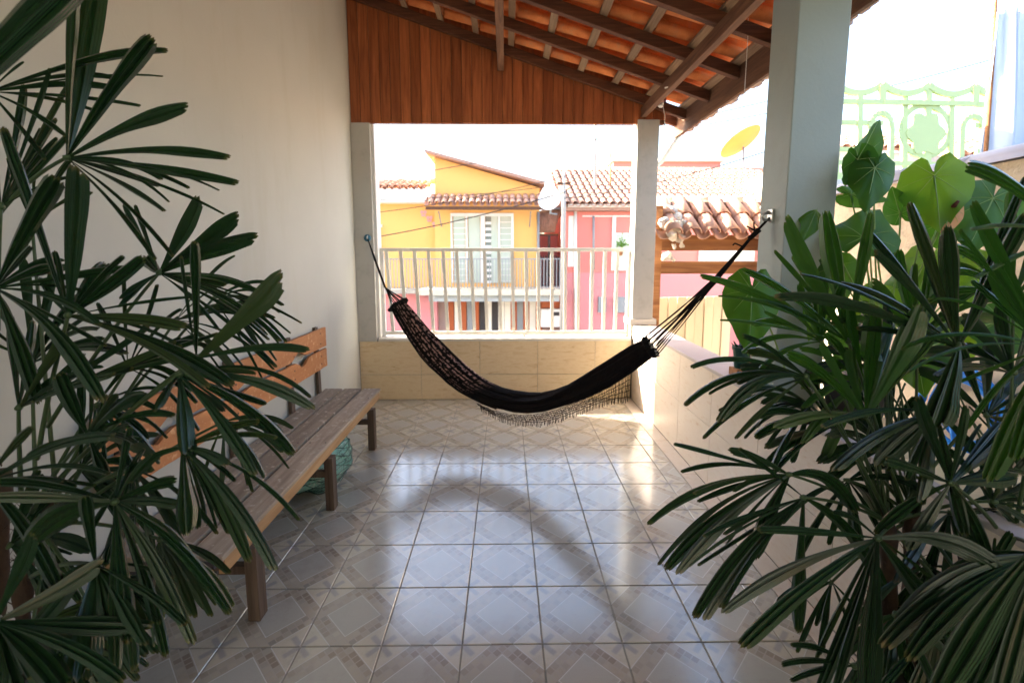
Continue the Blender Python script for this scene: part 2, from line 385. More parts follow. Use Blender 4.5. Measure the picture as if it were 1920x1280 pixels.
def tile_field(parent, o, down, across, ncol, nrow, pitch, step, mat, stuffed=None, cover_lift=.045, seed=1, jit=.006, name='roof_tile', cw=(.74, .86), hw=(.86, .74)):
    """covers and channels laid from o; down and across are directions; rows counted from the top"""
    rd = random.Random(seed); d = Vector(down).normalized(); a = Vector(across).normalized(); up = d.cross(a)
    if up.z < 0: up = -up
    cov = barrel(step*1.14, pitch*cw[0], pitch*cw[1]); cha = barrel(step*1.14, pitch*hw[0], pitch*hw[1])
    mc = cov.mesh(name, mat, smooth=True); mh = cha.mesh(name, mat, smooth=True)
    rest = MB()
    yax = up.cross(d).normalized()
    for i in range(ncol):
        for j in range(nrow):
            for kind in (0, 1):
                p = Vector(o)+a*(pitch*(i+(0 if kind else .5))+rd.uniform(-jit, jit))+d*(step*j+rd.uniform(-jit, jit))
                if kind == 0:
                    p += up*(cover_lift+.012)
                    m = Matrix((d-up*.035*0, yax, up)).transposed()
                    m = Matrix.Rotation(-.045, 3, yax) @ m
                else:
                    p += up*.045
                    m = Matrix((d, -yax, -up)).transposed(); m = Matrix.Rotation(-.045, 3, yax) @ m
                m = m @ Matrix.Rotation(rd.uniform(-.02, .02), 3, 'Z')
                if stuffed is not None and stuffed(p):
                    src = cha if kind else cov; rest.add([m @ v + p for v in src.v], src.f)
                else:
                    inst(name, mh if kind else mc, p, parent, m.to_euler())
    if rest.v: rest.build(name+'_field', mat, parent, smooth=True, kind='stuff')

# ------------------------------------------------------------------ ground and street
g = MB().box(-400, 400, -60, 900, -3.0, -2.62).build('ground', 'earth', kind='structure')
MB().box(-60, 60, 6.9, 12.4, -2.616, -2.60).build('road', 'asphalt', kind='structure')
MB().box(-60, 60, 5.7, 6.9, -2.616, -2.48).build('pavement', 'pave', kind='structure')
MB().box(-60, 60, 12.4, 13.6, -2.616, -2.48).build('pavement', 'pave', kind='structure')
MB().box(1.95, 2.58, -3, 5.7, -2.61, -1.15).build('side_passage', 'pave', kind='structure')

# ------------------------------------------------------------------ porch floor
XL, XR, YB = -1.50, 1.31, 4.645      # left wall face, right parapet face, back parapet face
YN = -2.2; RN = -1.9
fl = MB().box(XL-.02, 1.95, YN, 4.9, -2.6, -.004).build('floor', 'grout', kind='structure')
xs = [XL+.004]+[-1.41+.31*k for k in range(9)]+[1.197]
ys = [1.607-.31*k for k in range(12, 0, -1)]+[1.607+.31*k for k in range(10)]+[YB-.004]
full = None; rt = random.Random(3)
for i in range(len(xs)-1):
    for j in range(len(ys)-1):
        cx = -1.41+.31*(i-1)+.155; cy = 1.607+.31*(j-12)+.155
        x0, x1, y0, y1 = xs[i]+.002, xs[i+1]-.002, ys[j]+.002, ys[j+1]-.002
        if x1-x0 < .01 or y1-y0 < .01: continue
        whole = (x1-x0 > .30 and y1-y0 > .30)
        org = Vector((cx, cy, 0))
        if whole and full: me = full
        else:
            mb = MB(); e = .0025
            mb.add([(x0, y0, -.006), (x1, y0, -.006), (x1, y1, -.006), (x0, y1, -.006), (x0, y0, -e), (x1, y0, -e), (x1, y1, -e), (x0, y1, -e),
                    (x0+e, y0+e, 0), (x1-e, y0+e, 0), (x1-e, y1-e, 0), (x0+e, y1-e, 0)],
                   [(0, 1, 5, 4), (1, 2, 6, 5), (2, 3, 7, 6), (3, 0, 4, 7), (4, 5, 9, 8), (5, 6, 10, 9), (6, 7, 11, 10), (7, 4, 8, 11), (8, 9, 10, 11)])
            me = mb.mesh('floor_tile', 'floor_tile', org)
            if whole: full = me
        inst('floor_tile', me, org, fl, (rt.uniform(-.0028, .0028), rt.uniform(-.0028, .0028), 0))
y = YN
while y < YB-.02:
    y1 = min(y+.575, YB-.004)
    MB().box(1.201, XR-.003, y+.002, y1-.002, -.006, 0.0).build('border_tile', 'pink_marble', fl, bevel=.0015); y = y1

# ------------------------------------------------------------------ house wall on the left
wl = thing('house_wall', (XL-.2, 1.3, 0), 'tall cream plastered wall behind the wooden bench', 'wall')
MB().box(XL-.4, XL, YN-.2, 4.84, -2.6, 4.6).build('plaster', 'wall_paint', wl)
y = YN
while y < YB-.05:
    y1 = min(y+.41, YB-.01); MB().box(XL, XL+.012, y+.002, y1-.002, .001, .085).build('skirting_tile', 'yellow_marble', wl, bevel=.002); y = y1
wb = thing('rear_bounce_house', (1.5, -4.6, -2.6), 'unseen house front added behind the porch to bounce light', 'house')  # added out of view to bounce light into the porch
MB().box(-6, 7, -7, -4.4, -2.6, 4.6).build('wall', 'grey_render', wb)
MB().prism([(-6.2, 4.6), (7.2, 4.6), (7.2, 4.75), (-6.2, 4.75)], 'y', -7.2, -4.1).build('roof', 'clay_out', wb)
MB().box(.4, 1.3, -4.398, -4.36, -.0, 2.1).build('door', 'gatebeam', wb)
MB().box(XL-.4, 1.95, -4.4, YN-.001, -2.6, -.006).build('yard_slab', 'concrete', kind='structure')

# ------------------------------------------------------------------ back parapet with tiles, sill, columns
pb = thing('back_parapet', (0, 4.74, 0), 'low yellow marble tiled wall under the cream railing', 'wall')
MB().box(XL, 1.30, YB+.008, 4.83, -2.6, .612).build('core', 'grout', pb)
vx = [XL+.005, aty(790, 700, YB).x, aty(900, 700, YB).x, aty(1008, 700, YB).x, aty(1115, 700, YB).x, XR-.012]
for i in range(5):
    for z0, z1 in ((.002, .262), (.266, .611)):
        MB().box(vx[i]+.0015, vx[i+1]-.0015, YB, YB+.012, z0, z1).build('wall_tile', 'yellow_marble', pb, bevel=.0015)
MB().box(XL+.2, 1.29, YB-.012, 4.85, .613, .643).build('sill', 'sill', pb, bevel=.004)
c1 = thing('porch_column', (-1.41, 4.74, .61), 'grey square column against the left wall with blue hammock anchor', 'column')
MB().box(XL+.001, -1.315, YB-.004, 4.84, .612, 2.76).build('shaft', 'grey_paint', c1, bevel=.004)
MB().box(-1.315, -1.285, YB+.03, 4.82, .644, 2.755).build('jamb', 'white_frame', c1)
c2 = thing('porch_column', (1.40, 4.74, .84), 'grey square column at the far corner of the porch', 'column')
MB().box(1.292, 1.505, YB-.004, 4.81, .84, 2.80).build('shaft', 'grey_paint', c2, bevel=.004)
MB().box(1.27, 1.54, YB-.02, 4.87, .78, .839).build('plinth', 'sill', c2, bevel=.004)

# ------------------------------------------------------------------ right parapet
pr = thing('side_parapet', (1.42, 1.2, 0), 'low pale marble tiled wall along the right side of the porch', 'wall')
MB().box(XR+.010, 1.525, YN, 4.85, -2.6, .752).build('core', 'grout', pr)
yy = [YN, -1.6, -1.025, -.45, .12, .69, 1.20, 1.70, 2.27, 2.82, 3.36, 3.93, 4.50, YB-.003]
for i in range(len(yy)-1):
    for z0, z1 in ((.002, .39), (.394, .752)):
        MB().box(XR, XR+.012, yy[i]+.0015, yy[i+1]-.0015, z0, z1).build('wall_tile', 'pink_marble', pr, bevel=.0015)
yc = [YN, -.4, .7, 1.55, 2.16]
for i in range(4): MB().box(XR-.008, XR+.055, yc[i]+.0015, yc[i+1]-.0015, .753, .776).build('cap_stone', 'cap', pr, bevel=.003)
for i in range(4): MB().box(XR+.057, 1.70, yc[i]+.0015, yc[i+1]-.0015, .745, .768).build('ledge_tile', 'yellow_marble', pr, bevel=.002)
MB().box(1.526, 1.69, YN, 2.16, -2.6, .744).build('ledge_core', 'cream_slab', pr)
yc = [2.162, 2.95, 3.75, YB-.022]
for i in range(3): MB().box(XR-.008, 1.535, yc[i]+.0015, yc[i+1]-.0015, .753, .776).build('cap_stone', 'cap', pr, bevel=.003)
c3 = thing('porch_pillar', (1.425, 2.27, .776), 'big grey-green square pillar carrying the hammock hook', 'column')
MB().box(1.31, 1.545, 2.17, 2.39, .777, 3.02).build('shaft', 'green_paint', c3, bevel=.005)

# ------------------------------------------------------------------ railing
rl = thing('balcony_railing', (0, 4.76, .643), 'cream metal railing of flat upright bars above the yellow tiled wall', 'railing')
ztop = aty(940, 465, 4.76).z; zbot = .70
MB().box(-1.285, 1.292, 4.745, 4.775, ztop-.035, ztop).build('top_rail', 'rail', rl, bevel=.003)
MB().box(-1.285, 1.292, 4.745, 4.775, zbot-.035, zbot).build('bottom_rail', 'rail', rl, bevel=.003)
MB().box(-1.284, -1.25, 4.742, 4.778, .645, ztop-.036).build('post', 'white_frame', rl)
MB().box(1.26, 1.291, 4.742, 4.778, .645, ztop-.036).build('post', 'white_frame', rl)
MB().box(.18, .21, 4.745, 4.775, .644, zbot-.036).build('foot', 'rail', rl)
tops = [724, 751, 777, 803, 831, 856, 883, 908, 935, 960, 986, 1009, 1035, 1060, 1085, 1111, 1135, 1158]
for i, px in enumerate(tops):
    xt = aty(px, 470, 4.76).x; xb = xt+lerp(.045, -.005, i/17)
    MB().bar((xb, 4.76, zbot), (xt, 4.76, ztop-.034), .034, .012, (0, 1, 0)).build('bar', 'rail', rl)

# ------------------------------------------------------------------ gable boards above the opening
RZ0, RS = 3.375, -.335
def rz(x): return RZ0+RS*x
gb = thing('gable_panel', (0, 4.66, 2.76), 'sloping gable of varnished red-brown upright boards over the opening', 'panel')
x = XL+.002; rb = random.Random(5)
while x < 1.56:
    w = .098; x1 = min(x+w, 1.57)
    z0 = 2.76 if x < 1.28 else 2.80
    MB().prism([(x+.002, z0), (x1-.0015, z0), (x1-.0015, rz(x1)+.20), (x+.002, rz(x)+.20)], 'y', 4.652+rb.uniform(0, .005), 4.675).build('board', 'board', gb, bevel=.004)
    MB().box(x-.003, x+.003, 4.667, 4.674, z0, rz(x)+.195).build('groove_strip', 'beam', gb)
    x = x1
MB().box(XL+.002, 1.57, 4.676, 4.72, 2.765, 2.84).build('lintel', 'beam', gb)

# ------------------------------------------------------------------ porch roof
rf = thing('porch_roof', (0, 1.3, rz(0)), 'sloping timber porch roof with orange clay tiles seen from below', 'roof')
RY = [4.61-.51*k for k in range(13)]
for k, yv in enumerate(RY):
    x0, x1 = (XL, 1.74)
    m = MB().prism([(x0, rz(x0)), (x1, rz(x1)), (x1, rz(x1)+.085), (x0, rz(x0)+.085)], 'y', yv-.025, yv+.025)
    m.build('rafter', 'rafter', rf, bevel=.003)
MB().prism([(1.24, rz(1.24)), (1.74, rz(1.74)), (1.74, rz(1.74)+.085), (1.24, rz(1.24)+.085)], 'y', 4.84, 4.885).build('rafter', 'rafter', rf)
BX = [.055+.33*k for k in range(-4, 6)]
for bx in BX:
    z = rz(bx)+.086
    MB().prism([(bx-.028, z+.010), (bx+.028, z-.010), (bx+.028, z+.012), (bx-.028, z+.030)], 'y', RN, 4.9).build('batten', 'batten', rf)
MB().box(1.318, 1.372, RN, 4.652, 2.82, rz(1.37)-.002).build('beam', 'beam', rf, bevel=.004)
MB().box(-.075, -.012, RN, 4.652, rz(0)-.135, rz(0)-.002).build('beam', 'beam', rf, bevel=.004)
fz = rz(1.76)
MB().box(1.742, 1.768, RN, 4.90, fz-.10, fz+.13).build('fascia_board', 'beam', rf, bevel=.003)
mm = MB(); n = 120
for k in range(n):
    ya = lerp(RN, 4.93, k/n); yb = lerp(RN, 4.93, (k+1)/n); h = .03*abs(math.sin(k*1.37))
    mm.box(1.77, 1.815+.012*math.sin(k*2.1), ya, yb+.0005*(k % 2), fz-.085-.012*math.sin(k*.9), fz+.05+h*.5)
mm.build('eave_mortar', 'mortar', rf)
ang = math.atan(RS); d = Vector((1, 0, RS)).normalized()
tile_field(rf, (BX[0]-.29, RN, rz(BX[0]-.29)+.105), d, (0, 1, 0), 27, 10, .247, .348, 'clay', stuffed=lambda p: p.y < 1.75 or p.x < -1.3, seed=4, cw=(.82, .9), hw=(.50, .43))
MB().tube([(1.79, 4.95, fz-.02), (1.80, 4.90, fz-.05), (1.62, 4.93, 2.46), (1.44, 4.94, 2.32), (1.44, 4.94, -1)], .035, 10).build('downpipe', 'pvc', rf, smooth=True)
# loose cables and strings under the roof
w1 = [at(1247, 165, 3.75), at(1258, 162, 3.7), at(1272, 148, 3.6), at(1280, 125, 3.5), at(1290, 118, 3.45), at(1300, 105, 3.4)]
tag(MB().tube(w1, .006, 6).build('loose_cable', 'white_wire', smooth=True), 'short white cable dangling from the long eave beam', 'cable')
p0 = at(1403, 34, 2.9)
tag(MB().tube([p0, lerp(p0, at(1399, 110, 2.9), .5)+Vector((.004, 0, 0)), at(1396, 175, 2.9)], .0022, 5).build('hanging_string', 'white_wire'), 'thin pale string hanging from the roof beside the pillar', 'string')
lb = thing('lamp_socket', at(1241, 200, 4.2), 'small white lamp socket fixed under the beam at the far corner', 'socket')
q = at(1241, 200, 4.2)
MB().tube([q+Vector((0, 0, .05)), q+Vector((-.02, -.02, 0))], [.02, .026], 10).build('socket', 'pvc', lb, smooth=True)
MB().tube([q+Vector((0, 0, .05)), q+Vector((.03, 0, -.08)), q+Vector((.035, 0, -.3))], .003, 5).build('wire', 'white_wire', lb)

# ------------------------------------------------------------------ bench
bn = thing('wooden_bench', (-1.25, 2.6, 0), 'long weathered wooden bench with chipped orange backboards against the wall', 'bench')
Y0, Y1 = 1.56, 3.68; ST = .405
for a, b in ((-1.478, -1.340), (-1.322, -1.186), (-1.166, -1.028)):
    m = MB()
    k = 14
    for i in range(k): m.box(a, b, lerp(Y0, Y1, i/k), lerp(Y0, Y1, (i+1)/k), ST-.022, ST)
    m = MB().box(a, b, Y0, Y1, ST-.022, ST); m.build('seat_slat', 'seat', bn, bevel=.004)
MB().box(-1.058, -1.033, Y0+.02, Y1-.02, ST-.082, ST-.023).build('apron', 'apron', bn, bevel=.003)
MB().box(-1.47, -1.445, Y0+.02, Y1-.02, ST-.082, ST-.023).build('apron', 'apron', bn, bevel=.003)
for yv in (1.76, 2.58, 3.42):
    MB().box(-1.056, -1.006, yv-.03, yv+.03, 0.001, ST-.083 if False else ST-.084).build('leg', 'leg', bn, bevel=.003)
    MB().box(-1.474, -1.424, yv-.03, yv+.03, 0.001, ST-.084).build('leg', 'leg', bn, bevel=.003)
    MB().box(-1.4235, -1.0565, yv-.017, yv+.017, .20, .235).build('stretcher', 'leg', bn)
    MB().box(-1.444, -1.059, yv-.02, yv+.02, ST-.062, ST-.0235).build('seat_bearer', 'leg', bn)
MB().tube([(-1.46, Y0-.03, .365), (-1.03, Y0-.03, .365)], .006, 6).build('rod', 'bar', bn)
MB().tube([(-1.30, Y0-.02, .388), (-1.04, Y0-.02, .388)], .013, 8).build('rod', 'bar', bn)
for yv in (1.72, 2.42, 3.10, 3.56):
    MB().bar((-1.480, yv, ST-.02), (-1.487, yv, .93), .05, .022, (1, 0, 0)).build('back_post', 'leg', bn)
m = MB()
for yv in (1.76, 2.58, 3.42):
    for xx in (-1.45, -1.36, -1.30, -1.21, -1.14, -1.05): m.lathe((xx, yv, ST+.0003), [(.0045, 0), (.004, .0015), (.0005, .0018)], 7)
m.build('nail_heads', 'bar', bn)
m = MB()
for yv in (1.72, 2.42, 3.10, 3.56):
    for zz in (.64, .70, .80, .88): m.tube([(-1.449, yv, zz), (-1.446, yv, zz)], .006, 7)
m.build('bolt_heads', 'bar', bn)
def bboard(z0, z1, notches, name):
    a, b = Y0+.02, Y1-.01; top = []; bot = []
    n = 46; rr = random.Random(int(z0*100))
    for i in range(n+1):
        yv = lerp(a, b, i/n); dt = db = 0
        for (ny, w, h, side) in notches:
            if abs(yv-ny) < w:
                if side > 0: dt = max(dt, h*(1-abs(yv-ny)/w))
                else: db = max(db, h*(1-abs(yv-ny)/w))
        top.append((yv, z1-dt+rr.uniform(-.0015, .0015))); bot.append((yv, z0+db+rr.uniform(-.0015, .0015)))
    mb = MB(); X0, X1 = -1.466, -1.448
    for xx in (X0, X1): mb.v += [Vector((xx, p[0], p[1])) for p in top]+[Vector((xx, p[0], p[1])) for p in bot]
    N = n+1
    for i in range(n):
        mb.f += [(i, i+1, N+i+1, N+i), (2*N+i+1, 2*N+i, 3*N+i, 3*N+i+1), (i+1, i, 2*N+i, 2*N+i+1), (N+i, N+i+1, 3*N+i+1, 3*N+i)]
    for i in (0, n): mb.f.append((i, N+i, 3*N+i, 2*N+i))
    mb.build(name, 'backboard', bn)
bboard(.765, .915, [(3.18, .12, .055, -1), (2.55, .09, .045, -1), (1.95, .10, .05, -1)], 'back_board')
bboard(.60, .745, [(3.24, .10, .06, 1), (2.42, .09, .05, 1), (1.85, .08, .04, 1)], 'back_board')

nb = thing('net_bag', (-1.19, 2.9, 0), 'green net bag stuffed full under the wooden bench', 'bag')
m = MB(); nu, nv = 26, 18
rows = []
for j in range(nv+1):
    ph = math.pi*j/nv; row = []
    for i in range(nu+1):
        th = 2*math.pi*i/nu; dv = Vector((math.sin(ph)*math.cos(th), math.sin(ph)*math.sin(th), math.cos(ph)))
        r = 1+.22*noise.noise(dv*2.3+Vector((3, 1, 5)))+.07*noise.noise(dv*7)
        p = Vector((-1.21, 2.88, .16))+Vector((dv.x*.175*r, dv.y*.30*r, dv.z*.165*r)); p.z = max(p.z, .002); row.append(p)
    rows.append(row)
m.grid(rows).build('bag_body', 'net', nb, smooth=True)
m = MB()
for k in range(16):
    a = rows[2+k % 14]; pts = [lerp(Vector((-1.21, 2.88, .16)), p, 1.02) for p in a]; m.tube(pts, .0018, 4, False)
for k in range(0, nu, 2):
    pts = [lerp(Vector((-1.21, 2.88, .16)), rows[j][(k+j) % nu], 1.02) for j in range(1, nv)]; m.tube(pts, .0018, 4, False)
m.build('netting', 'pot_green', nb, kind='stuff')

# ------------------------------------------------------------------ hammock
PA, PB = (-1.40, 4.60), (1.30, 2.28)
def hp(px, py, off=0.0):
    p = atpl(px, py, PA, PB); n = Vector((PB[1]-PA[1], -(PB[0]-PA[0]), 0)).normalized(); return p+n*off
hm = thing('hammock', hp(985, 770), 'black hammock with pinkish woven end and fringed edge slung from wall to pillar', 'hammock')
up_ = [(752, 560), (765, 572), (787, 600), (806, 622), (827, 643), (850, 666), (873, 687), (893, 703), (913, 717), (936, 727), (960, 733), (985, 737), (1010, 737), (1035, 732), (1060, 723), (1085, 709), (1110, 693), (1135, 677), (1160, 660), (1184, 645), (1207, 633)]
lo_ = [(736, 578), (744, 594), (760, 620), (776, 644), (793, 667), (810, 685), (827, 700), (847, 717), (867, 730), (888, 743), (910, 753), (937, 764), (965, 771), (993, 773), (1020, 770), (1043, 765), (1070, 758), (1100, 747), (1143, 727), (1185, 698), (1227, 670)]
m = MB(); m.uv = []; rows = []; NA = 72
for i, (u, l) in enumerate(zip(up_, lo_)):
    t = i/(len(up_)-1); a = hp(*u); b = hp(*l); c = (a+b)/2; e = (a-b)/2
    nn = Vector((PB[1]-PA[1], -(PB[0]-PA[0]), 0)).normalized(); dep = .04+.07*math.sin(math.pi*t); row = []
    ef = 1 if .06 < t < .94 else (.86 if i in (0, 20) else .97)
    for j in range(NA+1):
        th = 2*math.pi*j/NA
        fold = ef*(1.06-.26*abs(math.sin(4.5*th+1.6*math.sin(3*t)))+.07*math.cos(13*th+5*t)+.05*noise.noise(Vector((th*2, t*14, 0))))
        row.append(c+e*(math.cos(th)*fold)+nn*(math.sin(th)*dep*fold)); m.uv.append((t, j/NA))
    rows.append(row)
m.grid(rows).build('bed', 'black_cloth', hm, smooth=True)
# loose lengthwise ropes standing proud of the woven end
m = MB()
for k in range(9):
    f = .06+.88*k/8; pts = []
    for i in range(0, 12):
        a = hp(*up_[i]); b = hp(*lo_[i]); nn = Vector((PB[1]-PA[1], -(PB[0]-PA[0]), 0)).normalized()
        s = math.sin(math.acos(max(-1, min(1, 1-2*f)))); pts.append(lerp(a, b, f)-nn*(-1)*0+nn*(.04+.07*math.sin(math.pi*i/20))*s*1.10*(1 if nn.y < 0 else -1)+Vector((0, 0, .004*math.sin(i*2.1+k))))
    m.tube(pts, .0052, 6)
m.build('rope_strands', 'cord', hm, smooth=True)
def collar(p0, p1, name, r=.018, d_=.058):
    a = hp(*p0); b = hp(*p1); c = (a+b)/2; e = (a-b)/2; nn = Vector((PB[1]-PA[1], -(PB[0]-PA[0]), 0)).normalized(); m = MB(); pts = []
    for j in range(15):
        th = 2*math.pi*j/14; pts.append(c+e*1.04*math.cos(th)+nn*d_*math.sin(th)+Vector((0, 0, .006*math.sin(th*5))))
    m.tube(pts, [r*(.8+.35*math.sin(j*2.4)) for j in range(15)], 8, False); m.build(name, 'cord', hm, smooth=True)
collar((760, 562), (734, 582), 'collar'); m = MB()
rq = random.Random(33)
for k in range(46):
    t = k/45; nn = Vector((PB[1]-PA[1], -(PB[0]-PA[0]), 0)).normalized(); th = rq.uniform(0, 6.28)
    e = lerp(hp(1205, 634), hp(1226, 670), .5+.5*math.cos(th))+nn*.04*math.sin(th)
    e2 = lerp(hp(1213, 636), hp(1231, 664), .5+.5*math.cos(th)); m.tube([e, e2+Vector((rq.uniform(-.01, .015), rq.uniform(-.01, .01), rq.uniform(-.012, .012)))], [.010, rq.uniform(.004, .008)], 5)
m.build('gathered_end', 'cord', hm)
lh, rh = Vector((-1.425, 4.60, 1.70)), at(1443, 408, 2.262)
lh = aty(689, 446, 4.60)
m = MB()
for k in range(10):
    t = k/9; e = lerp(hp(757, 560), hp(736, 578), t)+Vector((0, .03*math.sin(k*2.2), 0)); q = hp(722, 537)+Vector((random.uniform(-.008, .008), 0, random.uniform(-.008, .008)))
    m.tube([e, lerp(e, q, .5)+Vector((0, 0, -.004)), q, lerp(q, lh, .5)+Vector((.004*math.sin(k), 0, -.006)), lh], [.0045, .004, .0035, .0045, .006], 5)
m.build('suspension_cords', 'cord', hm)
m = MB()
for k in range(14):
    t = k/13; e = lerp(hp(1209, 632), hp(1229, 668), t)+Vector((0, .03*math.sin(k*2.2), 0)); q = hp(1338+random.uniform(-5, 5), 528+random.uniform(-5, 5)); q2 = hp(1415, 437)
    m.tube([e, lerp(e, q, .5)+Vector((0, 0, random.uniform(-.012, .004))), q, q2, rh], [.0035, .003, .005, .0065, .006], 5)
m.build('suspension_cords', 'cord', hm)
m = MB()
for k in range(9):
    t = k/8; e = lerp(hp(1211, 638), hp(1231, 668), t); m.tube([e, e+Vector((.012, -.004, .010))], .009, 6)
m.build('pale_loops', 'cord_pale', hm, smooth=True)
m = MB()                                 # knot with loose ends
for (a, b) in (((1418, 434), (1400, 424)), ((1415, 437), (1413, 417)), ((1392, 462), (1378, 456)), ((1378, 456), (1374, 460))):
    m.tube([hp(*a), hp(*b)], .004, 5)
m.tube([hp(1405, 448), hp(1424, 430)], [.012, .014], 8); m.build('knot', 'cord', hm)
# fringe
fr_t = [(905, 752), (936, 765), (965, 772), (993, 774), (1020, 771), (1045, 766), (1072, 757), (1100, 746), (1130, 733), (1160, 716), (1192, 694)]
fr_b = [(915, 757), (943, 773), (972, 782), (1002, 785), (1030, 784), (1055, 778), (1080, 770), (1108, 759), (1135, 749), (1162, 741), (1192, 737)]
m = MB(); OFF = .06 if (PB[0]-PA[0]) > 0 else -.06
def fp(t, v):
    k = min(len(fr_t)-2, int(t*(len(fr_t)-1))); f = t*(len(fr_t)-1)-k
    a = [lerp(fr_t[k][i], fr_t[k+1][i], f) for i in (0, 1)]; b = [lerp(fr_b[k][i], fr_b[k+1][i], f) for i in (0, 1)]
    return hp(lerp(a[0], b[0], v), lerp(a[1], b[1], v)-2*0, .07+.02*v)
for v in (0, .28, .5, .75, 1): m.tube([fp(i/60, v)+Vector((0, 0, .003*math.sin(i*1.9+v*9))) for i in range(61)], .0022, 4, False)
rr = random.Random(2)
for i in range(96):
    t = (i+rr.uniform(-.3, .3))/96; t = max(0, min(.999, t)); b = fp(t, 1); m.tube([fp(t, 0), fp(t, .5)+Vector((.003, 0, 0)), b, b+Vector((rr.uniform(-.006, .006), 0, -.022-rr.random()*.018))], [.0018, .0018, .0022, .0024], 4)
for i in range(90):
    t = i/91; m.tube([fp(t, rr.choice((0, .28, .5))), fp(min(1, t+.012), rr.choice((.5, .75, 1)))], .0013, 3)
m.build('fringe', 'cord', hm)
# back fringe glimpsed behind the right end
ha = thing('wall_anchor', lh, 'blue knob anchor holding the hammock on the left column', 'hook')
MB().tube([lh+Vector((-.012, .043, 0)), lh+Vector((-.008, .02, .0)), lh+Vector((-.004, .008, 0))], [.036, .034, .026], 14).build('base', 'blue_plastic', ha, smooth=True)
MB().tube([lh+Vector((0, .01, .02)), lh+Vector((0, -.015, .012)), lh+Vector((0, -.015, -.008)), lh+Vector((0, .01, -.012))], .006, 8).build('eye', 'hook', ha, smooth=True)
hb = thing('wall_anchor', rh, 'steel hook plate holding the hammock on the big pillar', 'hook')
MB().box(1.300, 1.3095, rh.y-.022, rh.y+.022, rh.z-.022, rh.z+.04).build('plate', 'hook', hb, bevel=.002)
MB().tube([(1.30, rh.y, rh.z+.02), (1.275, rh.y, rh.z+.02), (1.262, rh.y, rh.z+.004), (1.272, rh.y, rh.z-.012), (1.30, rh.y, rh.z-.012)], .006, 8).build('eye', 'hook', hb, smooth=True)
for dz in (.03, -.014): MB().tube([(1.299, rh.y+.012, rh.z+dz), (1.292, rh.y+.012, rh.z+dz)], .005, 6).build('screw', 'bar', hb)

# ------------------------------------------------------------------ plants
LC = {}; REST = {}
def leaflet(hub, tip, w, bow, rd, fold=.62, parent=None, mat='leaf', twist=0, narrow=1):
    """hub, tip: (px, py, depth); blade with pleats and a toothed tip"""
    N = 13; hx, hy, hz = hub; tx, ty, tz = tip; L = math.hypot(tx-hx, ty-hy)
    nx, ny = -(ty-hy)/max(L, 1), (tx-hx)/max(L, 1)
    if ny > 0: nx, ny = -nx, -ny
    side = rd.uniform(-.05, .05)*L
    pts = []
    for i in range(N+1):
        t = i/N; b = 4*t*(1-t)*bow*1.0*(0.75+.5*t)+side*math.sin(math.pi*t)*.4
        z = hz+(tz-hz)*t+.0*t
        pts.append(at(hx+(tx-hx)*t+nx*b*0+0, hy+(ty-hy)*t-b, z) if abs(ny) > .35 else at(hx+(tx-hx)*t+b*.4*(1 if tx > hx else -1), hy+(ty-hy)*t, z))
    real = .80*w*tz/FPX
    m = MB(); m.uv = []; rows = []; C = 12
    for i, p in enumerate(pts):
        t = i/N; d = (pts[min(i+1, N)]-pts[max(i-1, 0)]).normalized()
        view = (p-CAM).normalized(); wd = d.cross(view)
        if wd.length < 1e-3: wd = Vector((1, 0, 0))
        wd.normalize(); nrm = wd.cross(d).normalized()
        if nrm.dot(view) > 0: nrm = -nrm; wd = -wd
        up_s = 1 if (nrm-wd*.3).z > (nrm+wd*.3).z else -1
        ca, sa = math.cos(twist), math.sin(twist)*up_s
        wd, nrm = wd*ca+nrm*sa, nrm*ca-wd*sa
        prof = min(1, .12+1.25*t**.9) if t < .75 else 1-.30*((t-.75)/.25)**1.6
        prof *= .92+.08*math.sin(t*9+w); row = []
        for j in range(C+1):
            s = j/C*2-1
            pl = 1-abs(((j % 4)-2)/2)
            h = real*prof*(fold*(pl-.5)*.42-.18*abs(s)**1.5)
            q = p+wd*(s*real*prof/2)+nrm*h
            if i == N: q = q+d*(real*(.12 if j % 2 else -.06)*rd.uniform(.6, 1.2)-real*.35*s*s)
            row.append(q); m.uv.append((j/C, t))
        rows.append(row)
    m.grid(rows); pl_ = parent.parent; LC[pl_] = LC.get(pl_, 0)+1
    if LC[pl_] > 292:                    # the rest of the small filler leaflets become one part
        r = REST.setdefault(pl_, MB()); r.uv = (r.uv or [])+m.uv; r.add(m.v, m.f); return
    return m.build('leaflet', mat, parent, smooth=False, org=pts[0])
